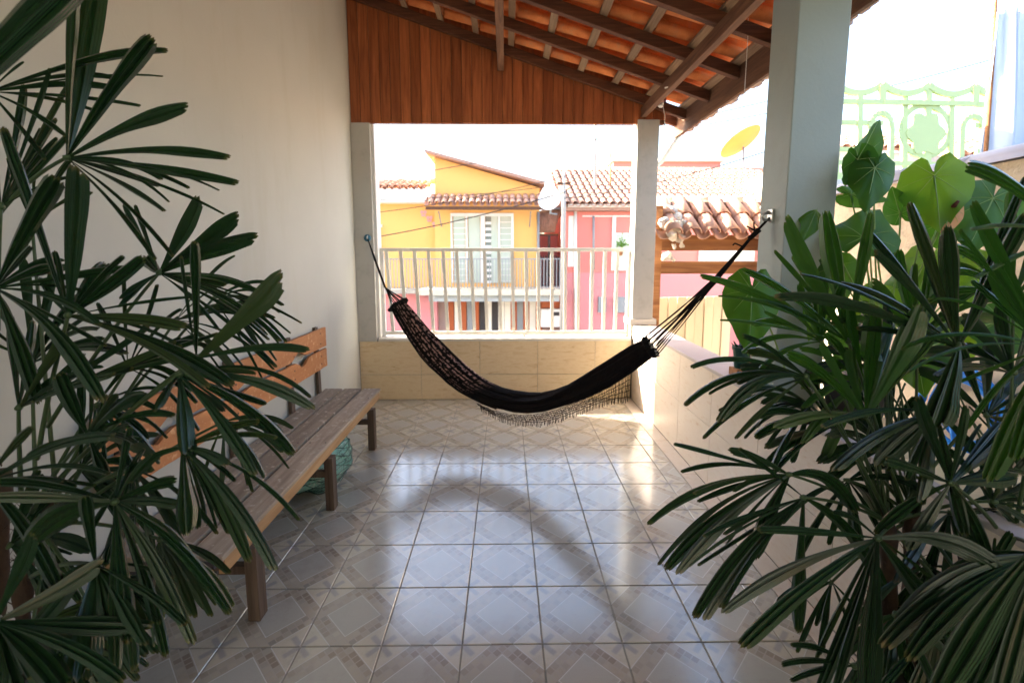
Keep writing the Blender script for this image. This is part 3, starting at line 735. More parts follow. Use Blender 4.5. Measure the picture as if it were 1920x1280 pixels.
def fan(plant, hub, base, tips, seed=0, mat='leaf', pr=.0045):
    rd = random.Random(seed); H = at(*hub)
    m = MB(); B = at(*base); mid = lerp(B, H, .5)+Vector((0, 0, .03))
    m.tube([bez(B, mid, H, t/8) for t in range(9)], [lerp(pr*1.3, pr*.8, t/8) for t in range(9)], 6)
    m.tube([H-Vector((0, 0, .006)), H, H+(H-mid).normalized()*.012], [pr*.9, pr*1.9, pr*.8], 7)
    f = m.build('frond', 'petiole', plant, smooth=True, org=H)
    tips = list(tips)
    if len(tips) > 4:
        for k in range(4):
            a_, b_ = rd.sample(range(len(tips)), 2); f_ = rd.uniform(.3, .7); q_ = rd.uniform(.72, .95)
            ax_, ay_ = lerp(tips[a_][0], tips[b_][0], f_)-hub[0], lerp(tips[a_][1], tips[b_][1], f_)-hub[1]; l_ = math.hypot(ax_, ay_)
            ref = .5*(math.hypot(tips[a_][0]-hub[0], tips[a_][1]-hub[1])+math.hypot(tips[b_][0]-hub[0], tips[b_][1]-hub[1]))
            if l_ > .3*ref: tips.append((hub[0]+ax_*ref*q_/l_, hub[1]+ay_*ref*q_/l_, rd.uniform(8, 20), rd.uniform(0, 22), rd.uniform(.02, .16)))
    for tp in tips:
        tx, ty, w, bow = tp[:4]; dz = tp[4] if len(tp) > 4 else rd.uniform(-.14, .10)
        tw = rd.uniform(.0, .85) if w > 18 else rd.uniform(-.3, .6)
        mt = tp[5] if len(tp) > 5 else mat
        leaflet(hub, (tx, ty, max(.35, hub[2]+dz)), w/math.cos(tw*.8)*1.02, bow, rd, parent=f, mat=mt, twist=tw)
    return f
def randfan(plant, hub, base, a0, a1, n, L, w, seed, mat='leaf', droop=.25):
    rd = random.Random(seed); tips = []
    for k in range(n):
        a = R(lerp(a0, a1, (k+.5)/n)+rd.uniform(-5, 5)); l = L*rd.uniform(.78, 1.08)
        tips.append((hub[0]+math.cos(a)*l, hub[1]-math.sin(a)*l+abs(math.cos(a))*l*droop, w*rd.uniform(.6, 1.1), abs(math.cos(a))*l*droop*.55, rd.uniform(-.16, .16)))
    return fan(plant, hub, base, tips, seed, mat)

LP = thing('lady_palm', at(40, 1330, 1.45), 'tall dark lady palm with fan leaves in front of the bench at left', 'palm')
stL = [(35, 900, 1.25), (70, 870, 1.25), (5, 860, 1.3), (85, 1000, 1.2), (40, 1010, 1.2)]
for (a, b) in (((30, 1330, 1.42), (55, 960, 1.3)), ((75, 1330, 1.42), (95, 930, 1.3)), ((-10, 1330, 1.42), (5, 880, 1.3))):
    A, B = at(*a), at(*b); m = MB(); m.tube([lerp(A, B, t/10) for t in range(11)], [.020+.004*math.sin(t*2.3) for t in range(11)], 9)
    wobble(m, .006, 30); tr = m.build('stem', 'fibre', LP, smooth=True)
    m = MB(); rd = random.Random(int(a[0]))
    for k in range(110):
        p = lerp(A, B, rd.random()); dv = Vector((rd.uniform(-1, 1), rd.uniform(-1, 1), rd.uniform(.3, 1.6))).normalized(); m.tube([p+dv*.015, p+dv*.045+Vector((0, 0, .01))], [.0016, .0006], 3)
    m.build('fibres', 'fibre', tr, kind='stuff')
F = lambda *a, **k: fan(LP, *a, **k)
F((125, 296, 1.05), (-5, 405, 1.15), [(138, -30, 24, 0), (178, -60, 50, 4), (285, 70, 42, 6), (351, 197, 34, 8), (431, 294, 24, 10), (447, 342, 26, 8), (412, 357, 7, 16), (421, 402, 8, 14), (310, 396, 14, 12), (292, 487, 13, 8), (325, 482, 11, 12), (130, -80, 20, 0)], seed=1)
F((-20, 172, 1.05), (-60, 420, 1.15), [(314, 94, 20, 22), (306, 143, 5, 16), (264, 198, 10, 6), (45, 116, 6, 4), (85, 300, 12, 3)], seed=2)
F((-170, 260, .62), (-260, 500, .8), [(165, -70, 78, 0, .05), (-40, -60, 60, 0)], seed=3)
F((2, 388, 1.12), (-5, 620, 1.2), [(93, 128, 11, 0), (128, 160, 12, 0), (132, 250, 16, 0), (-30, 150, 16, 0), (75, 240, 6, 0), (150, 330, 8, 12)], seed=4)
F((128, 592, 1.0), (70, 860, 1.2), [(139, 312, 50, 0), (6, 238, 24, 0), (205, 495, 40, 0), (232, 480, 16, 6), (268, 482, 34, 0), (348, 612, 34, 12), (393, 725, 22, 16), (438, 722, 30, 26), (103, 470, 18, 0), (75, 520, 15, 0)], seed=5)
F((-8, 540, 1.0), (-20, 800, 1.2), [(105, 332, 48, 4), (58, 462, 16, 0), (105, 500, 26, 4), (72, 756, 34, 12), (195, 752, 36, 34, -.1), (190, 610, 20, 26), (260, 500, 20, 8)], seed=6)
F((298, 512, 1.15), (90, 800, 1.25), [(371, 369, 36, 0), (446, 401, 38, 6), (481, 441, 40, 6), (532, 572, 14, 16), (566, 606, 7, 14), (528, 640, 15, 22), (505, 637, 10, 16), (519, 688, 11, 12), (232, 382, 13, 0), (254, 384, 11, 0), (410, 618, 10, 8), (224, 560, 14, 6), (222, 576, 14, 6), (428, 560, 12, 10), (545, 625, 6, 20), (270, 480, 30, 0)], seed=7)
F((368, 672, 1.05), (110, 900, 1.2), [(526, 512, 54, 0), (364, 452, 24, 0), (580, 655, 22, 16), (340, 480, 10, 0)], seed=8)
F((336, 702, 1.0), (90, 920, 1.2), [(590, 765, 28, 26), (583, 745, 12, 34), (551, 852, 30, 24), (480, 890, 30, 24), (345, 850, 40, 0, -.05), (362, 860, 30, 0, -.02), (290, 770, 20, 6), (480, 700, 14, 6)], seed=9)
F((342, 838, .98), (90, 960, 1.2), [(350, 1002, 44, 0, -.08), (372, 990, 30, 0, -.05), (470, 1052, 30, 26), (518, 1068, 30, 30), (562, 975, 12, 28), (485, 790, 22, 8), (520, 820, 14, 12), (240, 905, 24, 16), (430, 870, 24, 8), (430, 1000, 20, 14)], seed=10)
F((215, 940, .93), (70, 1020, 1.15), [(50, 1024, 64, 26, -.06), (216, 1262, 34, 0, -.12), (240, 1205, 38, 0, -.1), (252, 1256, 28, 4), (312, 1230, 28, 14), (365, 1205, 32, 22), (432, 1150, 28, 24), (290, 1212, 7, 26), (330, 900, 30, 8), (340, 945, 26, 6), (-30, 905, 24, 12), (-20, 930, 30, 6), (245, 800, 18, 0)], seed=11)
F((180, 1058, .9), (60, 1080, 1.1), [(140, 1275, 72, 6, -.1), (108, 1105, 32, 14), (212, 1170, 36, 4), (272, 1172, 36, 8), (275, 1208, 30, 8), (160, 930, 30, 0), (60, 1180, 40, 10), (350, 1170, 22, 16)], seed=12)
F((165, 815, 1.05), (60, 960, 1.2), [(283, 742, 28, 20), (328, 778, 18, 20), (112, 700, 40, 0), (300, 860, 22, 14), (200, 890, 26, 0), (50, 860, 24, 10), (255, 830, 16, 10)], seed=13)
F((35, 765, 1.1), (40, 930, 1.25), [(215, 700, 22, 10), (330, 640, 20, 0), (410, 625, 14, 4), (395, 665, 12, 10), (250, 690, 18, 6), (60, 600, 18, 0), (20, 590, 20, 0), (120, 620, 22, 0), (150, 700, 16, 4), (280, 610, 16, 0)], seed=14)
F((-30, 905, .95), (-60, 1080, 1.2), [(205, 888, 14, 24), (142, 915, 34, 10), (215, 815, 26, 24), (110, 1102, 36, 20), (60, 800, 20, 8)], seed=15)
F((-10, 1165, .8), (-40, 1200, 1.1), [(232, 1275, 34, 24), (285, 1172, 44, 6, .05), (190, 1050, 40, 0), (120, 1290, 60, 10), (30, 1330, 60, 0), (-20, 1330, 50, 0), (150, 1210, 30, 8), (60, 1000, 34, 0)], seed=16)
for i, (hx, hy, hz, a0, a1, n, L, w) in enumerate([(400, 560, 1.35, -60, 30, 7, 150, 10), (180, 760, 1.25, -90, 60, 7, 150, 14), (250, 880, 1.15, -140, -20, 6, 180, 18), (160, 1120, 1.1, -120, 20, 7, 150, 26), (60, 680, 1.3, 10, 170, 8, 200, 22), (240, 690, 1.25, -40, 120, 8, 170, 16), (150, 880, 1.3, -60, 100, 8, 170, 24), (20, 1020, 1.2, -60, 80, 7, 170, 30),
        (120, 1180, 1.15, -110, 50, 8, 190, 34), (330, 600, 1.3, -50, 60, 7, 190, 9), (60, 1180, 1.1, -90, 30, 6, 170, 40), (420, 790, 1.3, -120, 20, 7, 130, 12), (60, 420, 1.25, 20, 120, 4, 180, 12), (300, 1010, 1.15, -120, -10, 7, 170, 26)]):
    randfan(LP, (hx, hy, hz), (50+i*5, 980, 1.3), a0, a1, n, L, w, 40+i)
def pot(px, zc, floor_z, r, h, label, mat='pot_black', name='plant_pot', X=None, Y=None):
    c = Vector((X, Y, floor_z)); t = thing(name, c, label, 'pot')
    MB().lathe(c, [(0.001, .002), (r*.74, .002), (r*.98, h*.88), (r*1.06, h*.88), (r*1.06, h), (r*.95, h), (r*.93, h*.9), (0.001, h*.9)], 24).build('body', mat, t, smooth=False, bevel=.002)
    m = MB().lathe(c, [(0.001, h*.915), (r*.5, h*.92), (r*.92, h*.905)], 20); wobble(m, .01, 25); m.build('soil', 'soil', t, smooth=True)
    return t
pot(0, 0, 0.001, .19, .30, 'black pot at the foot of the left lady palm', X=-1.24, Y=1.02)

RP = thing('lady_palm', at(1700, 1330, 1.35), 'large dark lady palm with arching fan leaves in front of the pillar', 'palm')
for (a, b) in (((1665, 1340, 1.34), (1665, 975, 1.3)), ((1700, 1340, 1.36), (1712, 960, 1.32)), ((1880, 1340, 1.3), (1895, 1010, 1.28)), ((1620, 1340, 1.3), (1640, 1120, 1.28))):
    A, B = at(*a), at(*b); m = MB(); m.tube([lerp(A, B, t/10) for t in range(11)], [.020+.004*math.sin(t*2.3) for t in range(11)], 9)
    wobble(m, .006, 30); tr = m.build('stem', 'fibre', RP, smooth=True)
    m = MB(); rd = random.Random(int(a[0]))
    for k in range(110):
        p = lerp(A, B, rd.random()); dv = Vector((rd.uniform(-1, 1), rd.uniform(-1, 1), rd.uniform(.3, 1.6))).normalized(); m.tube([p+dv*.015, p+dv*.045+Vector((0, 0, .01))], [.0016, .0006], 3)
    m.build('fibres', 'fibre', tr, kind='stuff')
G = lambda *a, **k: fan(RP, *a, **k)
B1, B2, B3 = (1665, 980, 1.32), (1712, 965, 1.32), (1890, 1010, 1.28)
G((1480, 889, 1.2), B1, [(1214, 982, 20, 34), (1233, 1058, 13, 30), (1247, 1066, 30, 28), (1268, 1074, 26, 24), (1276, 884, 12, 14), (1263, 832, 12, 4), (1366, 842, 22, 8), (1608, 962, 36, 34), (1412, 1048, 38, 18), (1300, 925, 10, 12)], seed=21)
G((1507, 932, 1.18), B1, [(1300, 1157, 28, 34), (1319, 1160, 24, 24), (1318, 1005, 14, 10), (1497, 1186, 32, 0, -.05), (1663, 1110, 34, 40), (1354, 1140, 16, 20), (1385, 840, 14, 0), (1290, 1062, 8, 14)], seed=22)
G((1646, 1008, 1.05), B2, [(1353, 1146, 26, 26), (1388, 1210, 40, 14), (1420, 992, 22, 8), (1530, 1305, 28, 4), (1560, 1310, 20, 4), (1632, 1340, 56, 0, -.1), (1896, 1078, 48, 30), (1803, 1212, 52, 4), (1560, 960, 14, 10)], seed=23)
G((1950, 1040, .95), B3, [(1652, 1210, 44, 40, .0), (1680, 1165, 40, 46, .02), (1700, 1235, 44, 34, -.05), (1760, 1290, 46, 20, -.05), (1740, 1120, 26, 40, .1)], seed=24)
G((1960, 1010, .72), (2000, 1200, .9), [(1735, 1340, 62, 26, .05), (1860, 1350, 50, 10, 0), (1800, 1345, 44, 16, .1)], seed=25, mat='leaf')
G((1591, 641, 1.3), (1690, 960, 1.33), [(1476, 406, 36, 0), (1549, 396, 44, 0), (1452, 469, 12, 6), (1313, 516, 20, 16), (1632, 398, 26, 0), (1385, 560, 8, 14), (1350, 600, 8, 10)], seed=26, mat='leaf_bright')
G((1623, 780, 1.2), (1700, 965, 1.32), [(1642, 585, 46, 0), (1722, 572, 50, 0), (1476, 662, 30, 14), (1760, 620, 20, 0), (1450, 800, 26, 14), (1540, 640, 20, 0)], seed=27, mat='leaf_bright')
G((1512, 706, 1.2), (1665, 970, 1.32), [(1295, 688, 16, 26), (1283, 760, 17, 34), (1345, 790, 30, 36), (1329, 739, 10, 18), (1318, 822, 15, 18), (1378, 822, 14, 10), (1400, 660, 24, 14), (1392, 628, 16, 10)], seed=28)
G((1797, 650, 1.12), (1720, 965, 1.32), [(1777, 424, 38, 0), (1574, 531, 16, 16), (1452, 556, 30, 34), (1705, 380, 26, 0), (1925, 400, 36, 0), (1500, 514, 9, 18), (1746, 800, 64, 0, -.05), (1925, 330, 22, 0), (1880, 480, 30, 0), (1640, 470, 20, 10)], seed=29)
G((1756, 772, 1.1), (1720, 965, 1.32), [(1810, 1005, 30, 0), (1700, 900, 18, 4), (1640, 870, 44, 10), (1560, 880, 30, 16), (1850, 872, 22, 10), (1540, 800, 20, 14), (1722, 940, 26, 0)], seed=30)
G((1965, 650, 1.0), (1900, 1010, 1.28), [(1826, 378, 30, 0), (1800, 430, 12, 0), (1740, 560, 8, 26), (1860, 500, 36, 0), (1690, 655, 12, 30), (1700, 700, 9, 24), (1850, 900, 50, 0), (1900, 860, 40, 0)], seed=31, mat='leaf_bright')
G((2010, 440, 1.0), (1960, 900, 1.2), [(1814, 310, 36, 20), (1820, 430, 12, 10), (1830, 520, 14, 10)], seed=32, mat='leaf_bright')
G((1782, 905, 1.05), (1890, 1020, 1.28), [(1640, 1000, 26, 14), (1722, 742, 30, 0), (1880, 790, 34, 0), (1905, 890, 40, 0), (1700, 1030, 30, 8), (1860, 1060, 34, 14), (1660, 860, 28, 6), (1810, 760, 20, 0)], seed=33)
G((1602, 1248, 1.15), (1660, 1290, 1.3), [(1482, 1208, 15, 10), (1466, 1246, 16, 10), (1482, 1275, 16, 6), (1560, 1330, 20, 0)], seed=34)
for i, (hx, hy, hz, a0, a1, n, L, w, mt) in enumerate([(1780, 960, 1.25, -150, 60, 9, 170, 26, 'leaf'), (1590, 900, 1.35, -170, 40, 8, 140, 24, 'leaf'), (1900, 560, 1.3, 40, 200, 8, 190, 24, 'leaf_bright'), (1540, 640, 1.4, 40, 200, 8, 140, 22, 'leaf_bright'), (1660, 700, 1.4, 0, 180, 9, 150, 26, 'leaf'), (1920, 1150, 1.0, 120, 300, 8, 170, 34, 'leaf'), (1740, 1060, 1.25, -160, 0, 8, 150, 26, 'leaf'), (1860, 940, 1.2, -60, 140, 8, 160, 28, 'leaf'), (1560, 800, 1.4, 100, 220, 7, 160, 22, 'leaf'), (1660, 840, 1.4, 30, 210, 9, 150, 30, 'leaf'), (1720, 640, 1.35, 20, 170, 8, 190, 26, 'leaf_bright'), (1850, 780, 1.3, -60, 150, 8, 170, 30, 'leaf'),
        (1620, 720, 1.35, 60, 250, 8, 150, 24, 'leaf_bright'), (1830, 1130, 1.15, -130, 100, 9, 170, 36, 'leaf'), (1760, 1180, 1.2, -150, -10, 7, 180, 36, 'leaf'), (1900, 700, 1.25, 0, 180, 8, 180, 30, 'leaf'), (1560, 1090, 1.35, 170, 330, 6, 130, 18, 'leaf'),
        (1680, 1150, 1.2, -160, -20, 6, 160, 30, 'leaf'), (1870, 1240, 1.1, -120, 60, 8, 150, 40, 'leaf'), (1520, 760, 1.4, 150, 260, 6, 130, 16, 'leaf')]):
    randfan(RP, (hx, hy, hz), ((1665, 985, 1.32), (1712, 970, 1.33), (1890, 1015, 1.28))[i % 3], a0, a1, n, L, w, 70+i, mt)
m = MB(); rd = random.Random(9)
for k in range(26):
    a = random.choice(((1665, 985), (1712, 970), (1890, 1015))); m.tube([at(a[0]+rd.uniform(-8, 8), a[1], 1.33), at(a[0]+rd.uniform(-60, 60), a[1]-120, 1.32), at(a[0]+rd.uniform(-130, 110), a[1]-rd.uniform(180, 300), 1.33)], [.0045, .0035, .0025], 5)
m.build('leaf_stalks', 'petiole', RP, smooth=True, kind='stuff')
pot(0, 0, 0.001, .20, .30, 'black pot at the foot of the right lady palm', X=1.10, Y=.98)

for pl_, r in REST.items(): r.build('small_leaflets', 'leaf', pl_, kind='stuff')
# anthurium on the ledge beside the pillar
AN = thing('anthurium', (1.62, 2.0, .78), 'broad green heart-leaved anthurium growing beside the big pillar', 'plant')
HR = [(0, 1), (8, .88), (18, .76), (32, .68), (50, .63), (70, .60), (92, .58), (115, .54), (132, .50), (146, .47), (158, .42), (168, .32), (176, .14), (180, .06)]
def heartleaf(plant, hub, tip, w, tilt=0, mat='heart', base=(1640, 700, 2.05), cup=.17, wav=.05, seed=0):
    rd = random.Random(seed); H = at(*hub); T = at(*tip); ax = (T-H); L = ax.length; ax.normalize()
    view = (H-CAM).normalized(); wd = ax.cross(view).normalized(); nrm = wd.cross(ax).normalized(); ca, sa = math.cos(tilt), math.sin(tilt)
    wd, nrm = wd*ca+nrm*sa, nrm*ca-wd*sa
    if nrm.dot(view) > 0: nrm = -nrm
    wr = .94*w*hub[2]/FPX; out = []
    for sgn in (1, -1):
        seq = HR if sgn == 1 else HR[-2:0:-1]
        for a, r in seq: out.append((math.cos(R(a))*r*L, sgn*math.sin(R(a))*r*wr*.87))
    rows = []; m = MB(); K = 5; n = len(out)
    m.v.append(H.copy())
    for k in range(1, K+1):
        f = k/K
        for i, (u, v) in enumerate(out):
            h = -cup*wr*(abs(v)/(wr*.5))**2*f*f + wav*wr*math.sin(i*1.9+seed)*f*f - .10*L*(max(0, u)/L*f)**2*1.2
            h += .02*wr*math.sin(i*3.1)*f
            m.v.append(H+ax*(u*f)+wd*(v*f)+nrm*h)
    for i in range(n): m.f.append((0, 1+i, 1+(i+1) % n))
    for k in range(K-1):
        for i in range(n): m.f.append((1+k*n+i, 1+(k+1)*n+i, 1+(k+1)*n+(i+1) % n, 1+k*n+(i+1) % n))
    lf = m.build('leaf', mat, plant, smooth=True, org=H)
    m = MB()
    for a, r in ((0, .93), (45, .56), (-45, .56), (85, .5), (-85, .5), (140, .48), (-140, .48)):
        pts = []
        for q in range(6):
            f = q/5; u = math.cos(R(a))*r*L*f; v = math.sin(R(a))*r*wr*.87*f
            pts.append(H+ax*u+wd*v+nrm*(-cup*wr*(abs(v)/(wr*.5))**2-.10*L*(max(0, u)/L)**2*1.2+.0015))
        m.tube(pts, [(.0026 if a == 0 else .0017)*(1-.7*q/5) for q in range(6)], 4)
    m.build('veins', 'vein', lf)
    Bp = at(*base); m = MB(); mid = lerp(Bp, H, .6)+Vector((rd.uniform(-.04, .04), 0, .05)); m.tube([bez(Bp, mid, H-nrm*.002, t/8) for t in range(9)], .0038, 6); m.build('stalk', 'vein', lf, smooth=True)
    return lf
ab = (1640, 690, 2.05)
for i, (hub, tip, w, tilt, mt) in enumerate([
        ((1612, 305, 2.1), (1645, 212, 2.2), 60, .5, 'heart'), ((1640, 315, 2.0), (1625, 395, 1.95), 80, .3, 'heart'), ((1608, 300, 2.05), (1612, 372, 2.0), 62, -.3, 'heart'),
        ((1752, 330, 2.0), (1765, 432, 1.9), 116, .1, 'heart_bright'), ((1862, 372, 1.95), (1815, 470, 1.85), 118, .1, 'heart'), ((1618, 445, 2.0), (1640, 380, 2.1), 124, .0, 'heart'),
        ((1688, 400, 2.1), (1670, 350, 2.1), 60, .3, 'heart'), ((1595, 365, 2.15), (1670, 372, 2.1), 50, .6, 'heart'), ((1530, 395, 2.15), (1508, 452, 2.1), 52, .5, 'heart_bright'),
        ((1410, 545, 2.1), (1406, 662, 1.97), 104, .15, 'heart'), ((1745, 485, 2.1), (1720, 560, 2.0), 80, .2, 'heart_bright'), ((1845, 500, 2.0), (1800, 575, 1.95), 95, .2, 'heart_bright'),
        ((1650, 560, 2.1), (1640, 640, 2.0), 80, .2, 'heart_bright'), ((1700, 540, 2.15), (1690, 620, 2.1), 90, -.2, 'heart'), ((1560, 500, 2.15), (1590, 560, 2.1), 90, .2, 'heart'),
        ((1880, 600, 2.0), (1870, 680, 1.9), 100, .2, 'heart'), ((1790, 620, 2.1), (1770, 700, 2.0), 90, .2, 'heart_bright'), ((1720, 660, 2.1), (1730, 740, 2.0), 90, -.2, 'heart'), ((1600, 620, 2.1), (1580, 700, 2.1), 80, .4, 'heart'),
        ((1545, 560, 2.1), (1520, 640, 2.1), 60, .4, 'heart_bright'), ((1760, 420, 2.2), (1790, 480, 2.2), 70, .4, 'heart')]):
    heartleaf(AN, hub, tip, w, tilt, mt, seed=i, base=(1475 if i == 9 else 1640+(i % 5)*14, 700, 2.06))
for i, (hx, hy) in enumerate(((1782, 392),)):
    sp = heartleaf(AN, (hx, hy, 1.95), (1770, 440, 1.9), 46, .1, 'spathe', seed=50+i, cup=.2); 
    c = at(hx, hy, 1.94); MB().tube([c, c+Vector((-.004, -.02, .012)), c+Vector((-.004, -.035, .03))], [.009, .009, .005], 8).build('spadix', 'spadix', sp, smooth=True)
m = MB().lathe((1.60, 2.02, .769), [(.001, .002), (.105, .002), (.135, .17), (.145, .17), (.145, .19), (.13, .19), (.001, .17)], 20); m.build('pot', 'pot_black', AN)
t = thing('small_pot', (1.43, 2.62, .777), 'small dark green plant pot on the parapet beside the pillar', 'pot')
pc = at(1390, 690, 2.72); px_, py_ = pc.x, pc.y
t.location = (px_, py_, .777); ORG[t] = Vector((px_, py_, .777))
MB().lathe((px_, py_, .777), [(.001, .052), (.040, .052), (.052, .16), (.058, .16), (.058, .178), (.05, .178), (.001, .165)], 18).build('body', 'pot_green', t)
m = MB(); rd = random.Random(11)
for k in range(34):
    a = rd.uniform(0, 6.28); r = rd.uniform(.01, .05); p = Vector((px_+math.cos(a)*r, py_+math.sin(a)*r, .95)); m.tube([p, p+Vector((math.cos(a)*.02, math.sin(a)*.02, rd.uniform(.01, .04)))], [.006, .001], 4)
m.build('foliage', 'leaf', t)
MB().box(px_-.05, px_+.05, py_-.05, py_+.05, .778, .826).build('brick_stand', 'gatebeam', t, bevel=.003)

# ------------------------------------------------------------------ neighbour side: stucco wall, grille, cloth, hose
sw = thing('stucco_wall', (2.7, 2, -2.6), 'rough beige stucco boundary wall with pinkish clay coping at right', 'wall')
m = MB(); NX, NZ = 70, 40; rows = []
for j in range(NZ+1):
    rows.append([Vector((2.60+.012*noise.noise(Vector((0, yv*9, zv*9)))+.006*noise.noise(Vector((4, yv*30, zv*30))), yv, zv)) for zv in [lerp(-2.6, 1.97, j/NZ)] for yv in [lerp(-3, 4.7, i/NX) for i in range(NX+1)]])
m.grid(rows); m.build('stucco_face', 'stucco', sw, smooth=True)
MB().box(2.62, 2.80, -3, 4.7, -2.6, 1.965).build('core', 'stucco', sw)
k = 0; yv = 4.68; cm = barrel(.46, .27, .25, .014, 9, .45); cmesh = cm.mesh('coping_tile', 'cap', smooth=True)
while yv > -2.6:
    dvec = Matrix(((0, 1, 0), (-1, 0, 0), (0, 0, 1)))
    o = inst('coping_tile', cmesh, Vector((2.70, yv, 1.955+.010*(k % 2))), sw, (R(2*math.sin(k)), R(-1.5), R(-90)+R(random.uniform(-2, 2)))); yv -= .40; k += 1
gr = thing('iron_grille', (4.2, 4.6, 2.3), 'pale green ornamental iron railing with scalloped top above the stucco wall', 'railing')
GY = 4.6
def gp(px, py): return aty(px, py, GY)
def gbar(pts, w, name='bar'): 
    m = MB(); m_off = Vector((0, random.uniform(-.012, .012), 0))
    for i, (a, b) in enumerate(zip(pts[:-1], pts[1:])): m.bar(gp(*a)+m_off, gp(*b)+m_off, w, .026+.002*(i % 2)+random.uniform(0, .003), (0, 1, 0))
    return m.build(name, 'green_iron', gr)
P1 = 87.0
for k in range(-1, 5):
    x0 = 1567+k*P1*1.0; pk = 157+k*1.5
    gbar([(x0+P1*f, pk+1.5*f+34*math.sin(math.pi*f)**.8*.5+0) for f in [q/8 for q in range(9)]], .055, 'scallop')
    gbar([(x0, pk+2), (x0-2, 340)] if k != 1 and k != 3 else [(x0, pk+2), (x0-1, 195)], .06, 'post')
    gbar([(x0+P1/2, pk+22), (x0+P1/2-2, 340)], .05, 'post')
    for yh in (191, 230, 280, 305):
        if yh in (230, 280) and k in (1, 2): continue
        gbar([(x0, yh+k*1.5), (x0+P1, yh+(k+1)*1.5)], .045, 'rail')
for (cx, cy) in ((1650, 225), (1824, 230)):
    gbar([(cx+20*math.cos(R(a)), cy+14-26*math.sin(R(a))) for a in range(0, 181, 20)], .05, 'arch')
    gbar([(cx-20, cy+14), (cx-22, 300)], .045, 'bar'); gbar([(cx+20, cy+14), (cx+18, 300)], .045, 'bar')
cx, cy = 1735, 245
gbar([(cx+46*math.cos(R(a)), cy+48*math.sin(R(a))) for a in range(0, 361, 15)], .05, 'ring')
m = MB(); C0 = gp(cx, cy+4); pts = [gp(cx+(33+5*math.cos(R(a*6)))*math.cos(R(a)), cy+6+(38+5*math.cos(R(a*6)))*math.sin(R(a))) for a in range(0, 360, 10)]
m.v = [p+Vector((0, -.012, 0)) for p in pts]+[p+Vector((0, .012, 0)) for p in pts]; n = len(pts)
m.f = [tuple(range(n)), tuple(range(2*n-1, n-1, -1))]+[(i, n+i, n+(i+1) % n, (i+1) % n) for i in range(n)]
m.build('medallion', 'green_iron', gr)
gbar([(1480, 332), (1900, 340)], .10, 'rail')
nt = thing('terrace_wall', (4.4, 4.7, -2.6), 'white terrace wall under the pale green railing', 'wall')
b = gp(1700, 338).z; MB().box(2.95, 7.5, 4.5, 4.72, -2.6, b-.01).build('wall', 'white_wall', nt)
wh = thing('white_house', aty(1720, 330, 11), 'white house with orange tiled roof edges behind the green railing', 'house')
p = aty(1560, 330, 11); q = aty(1790, 245, 11); MB().box(p.x, q.x+.4, 11, 15, -2.6, q.z-.5).build('wall', 'white_wall', wh)
p = aty(1590, 300, 10.9); q = aty(1700, 245, 10.9)
tile_field(wh, (p.x-.5, 12.2, q.z+.1), (0, -1, -.42), (1, 0, 0), 17, 4, .24, .36, 'clay_out', seed=8)
p = aty(1750, 300, 10.2); MB().box(p.x, p.x+2.6, 9.8, 10.6, -2.6, p.z-.1).build('wall', 'concrete', wh)
tile_field(wh, (p.x, 10.4, p.z+.25), (0, -1, -.45), (1, 0, 0), 9, 2, .24, .36, 'clay_out', seed=9)

cl = thing('hanging_cloth', at(1890, 160, 3.1), 'pale blue and white cloth hanging in the sun at the far right', 'cloth')
m = MB(); rows = []
for j in range(22):
    t = j/21; rows.append([at(lerp(lerp(1872, 1852, t), 2040, i/40), lerp(20, 330, t)+4*math.sin(i), 3.05)+Vector((0, .05*math.sin(i*.75+t*1.2)*(.4+t)+.02*math.sin(i*1.9), 0)) for i in range(41)])
m.grid(rows).build('fabric', 'cloth', cl, smooth=True)
a, b = at(1862, 95, 3.08), at(1845, 330, 3.08); MB().tube([at(1868, -60, 3.08), a, b, b-Vector((0, 0, 2))], .012, 8).build('pole', 'gatebeam', cl, smooth=True)
ch = thing('hanging_chain', at(1862, 0, 2.95), 'thin metal chain hanging beside the pale blue cloth', 'chain')
for k in range(22):
    p0 = at(1866-k*.9, -30+k*11.5, 2.95); m = MB(); hz = .018
    pts = [p0+Vector((.006*math.cos(R(a)), .006*math.sin(R(a))*(k % 2)*1.0, hz*math.sin(R(a)))) if k % 2 == 0 else p0+Vector((.001*math.cos(R(a)), .006*math.cos(R(a)), hz*math.sin(R(a)))) for a in range(0, 361, 45)]
    m.tube(pts, .0018, 4, False); m.build('link', 'hook', ch)
hs = thing('garden_hose', at(1835, 745, 2.4), 'coiled bright blue garden hose hanging low on the stucco wall', 'hose')
hc = Vector((2.55, 2.42, .62)); m = MB()
for k in range(7):
    r = .16+.012*k; c = hc+Vector((-.012*k, .03*math.sin(k*1.7), .02*math.cos(k*2.1)))
    m.tube([c+Vector((.008*math.sin(R(a*3)), r*math.cos(R(a))*(1+.05*math.sin(k)), r*1.1*math.sin(R(a)))) for a in range(0, 361, 15)], .011, 7, False)
m.build('coil', 'blue_hose', hs, smooth=True)
MB().tube([hc+Vector((-.03, .1, .1)), hc+Vector((-.05, -.02, -.25)), hc+Vector((-.02, .05, -.5)), hc+Vector((0, .1, -1.7))], .011, 7).build('tail', 'blue_hose', hs, smooth=True)
MB().tube([hc+Vector((.06, 0, .2)), hc+Vector((-.07, 0, .2)), hc+Vector((-.08, 0, .225))], .008, 6).build('hanger', 'hook', hs)

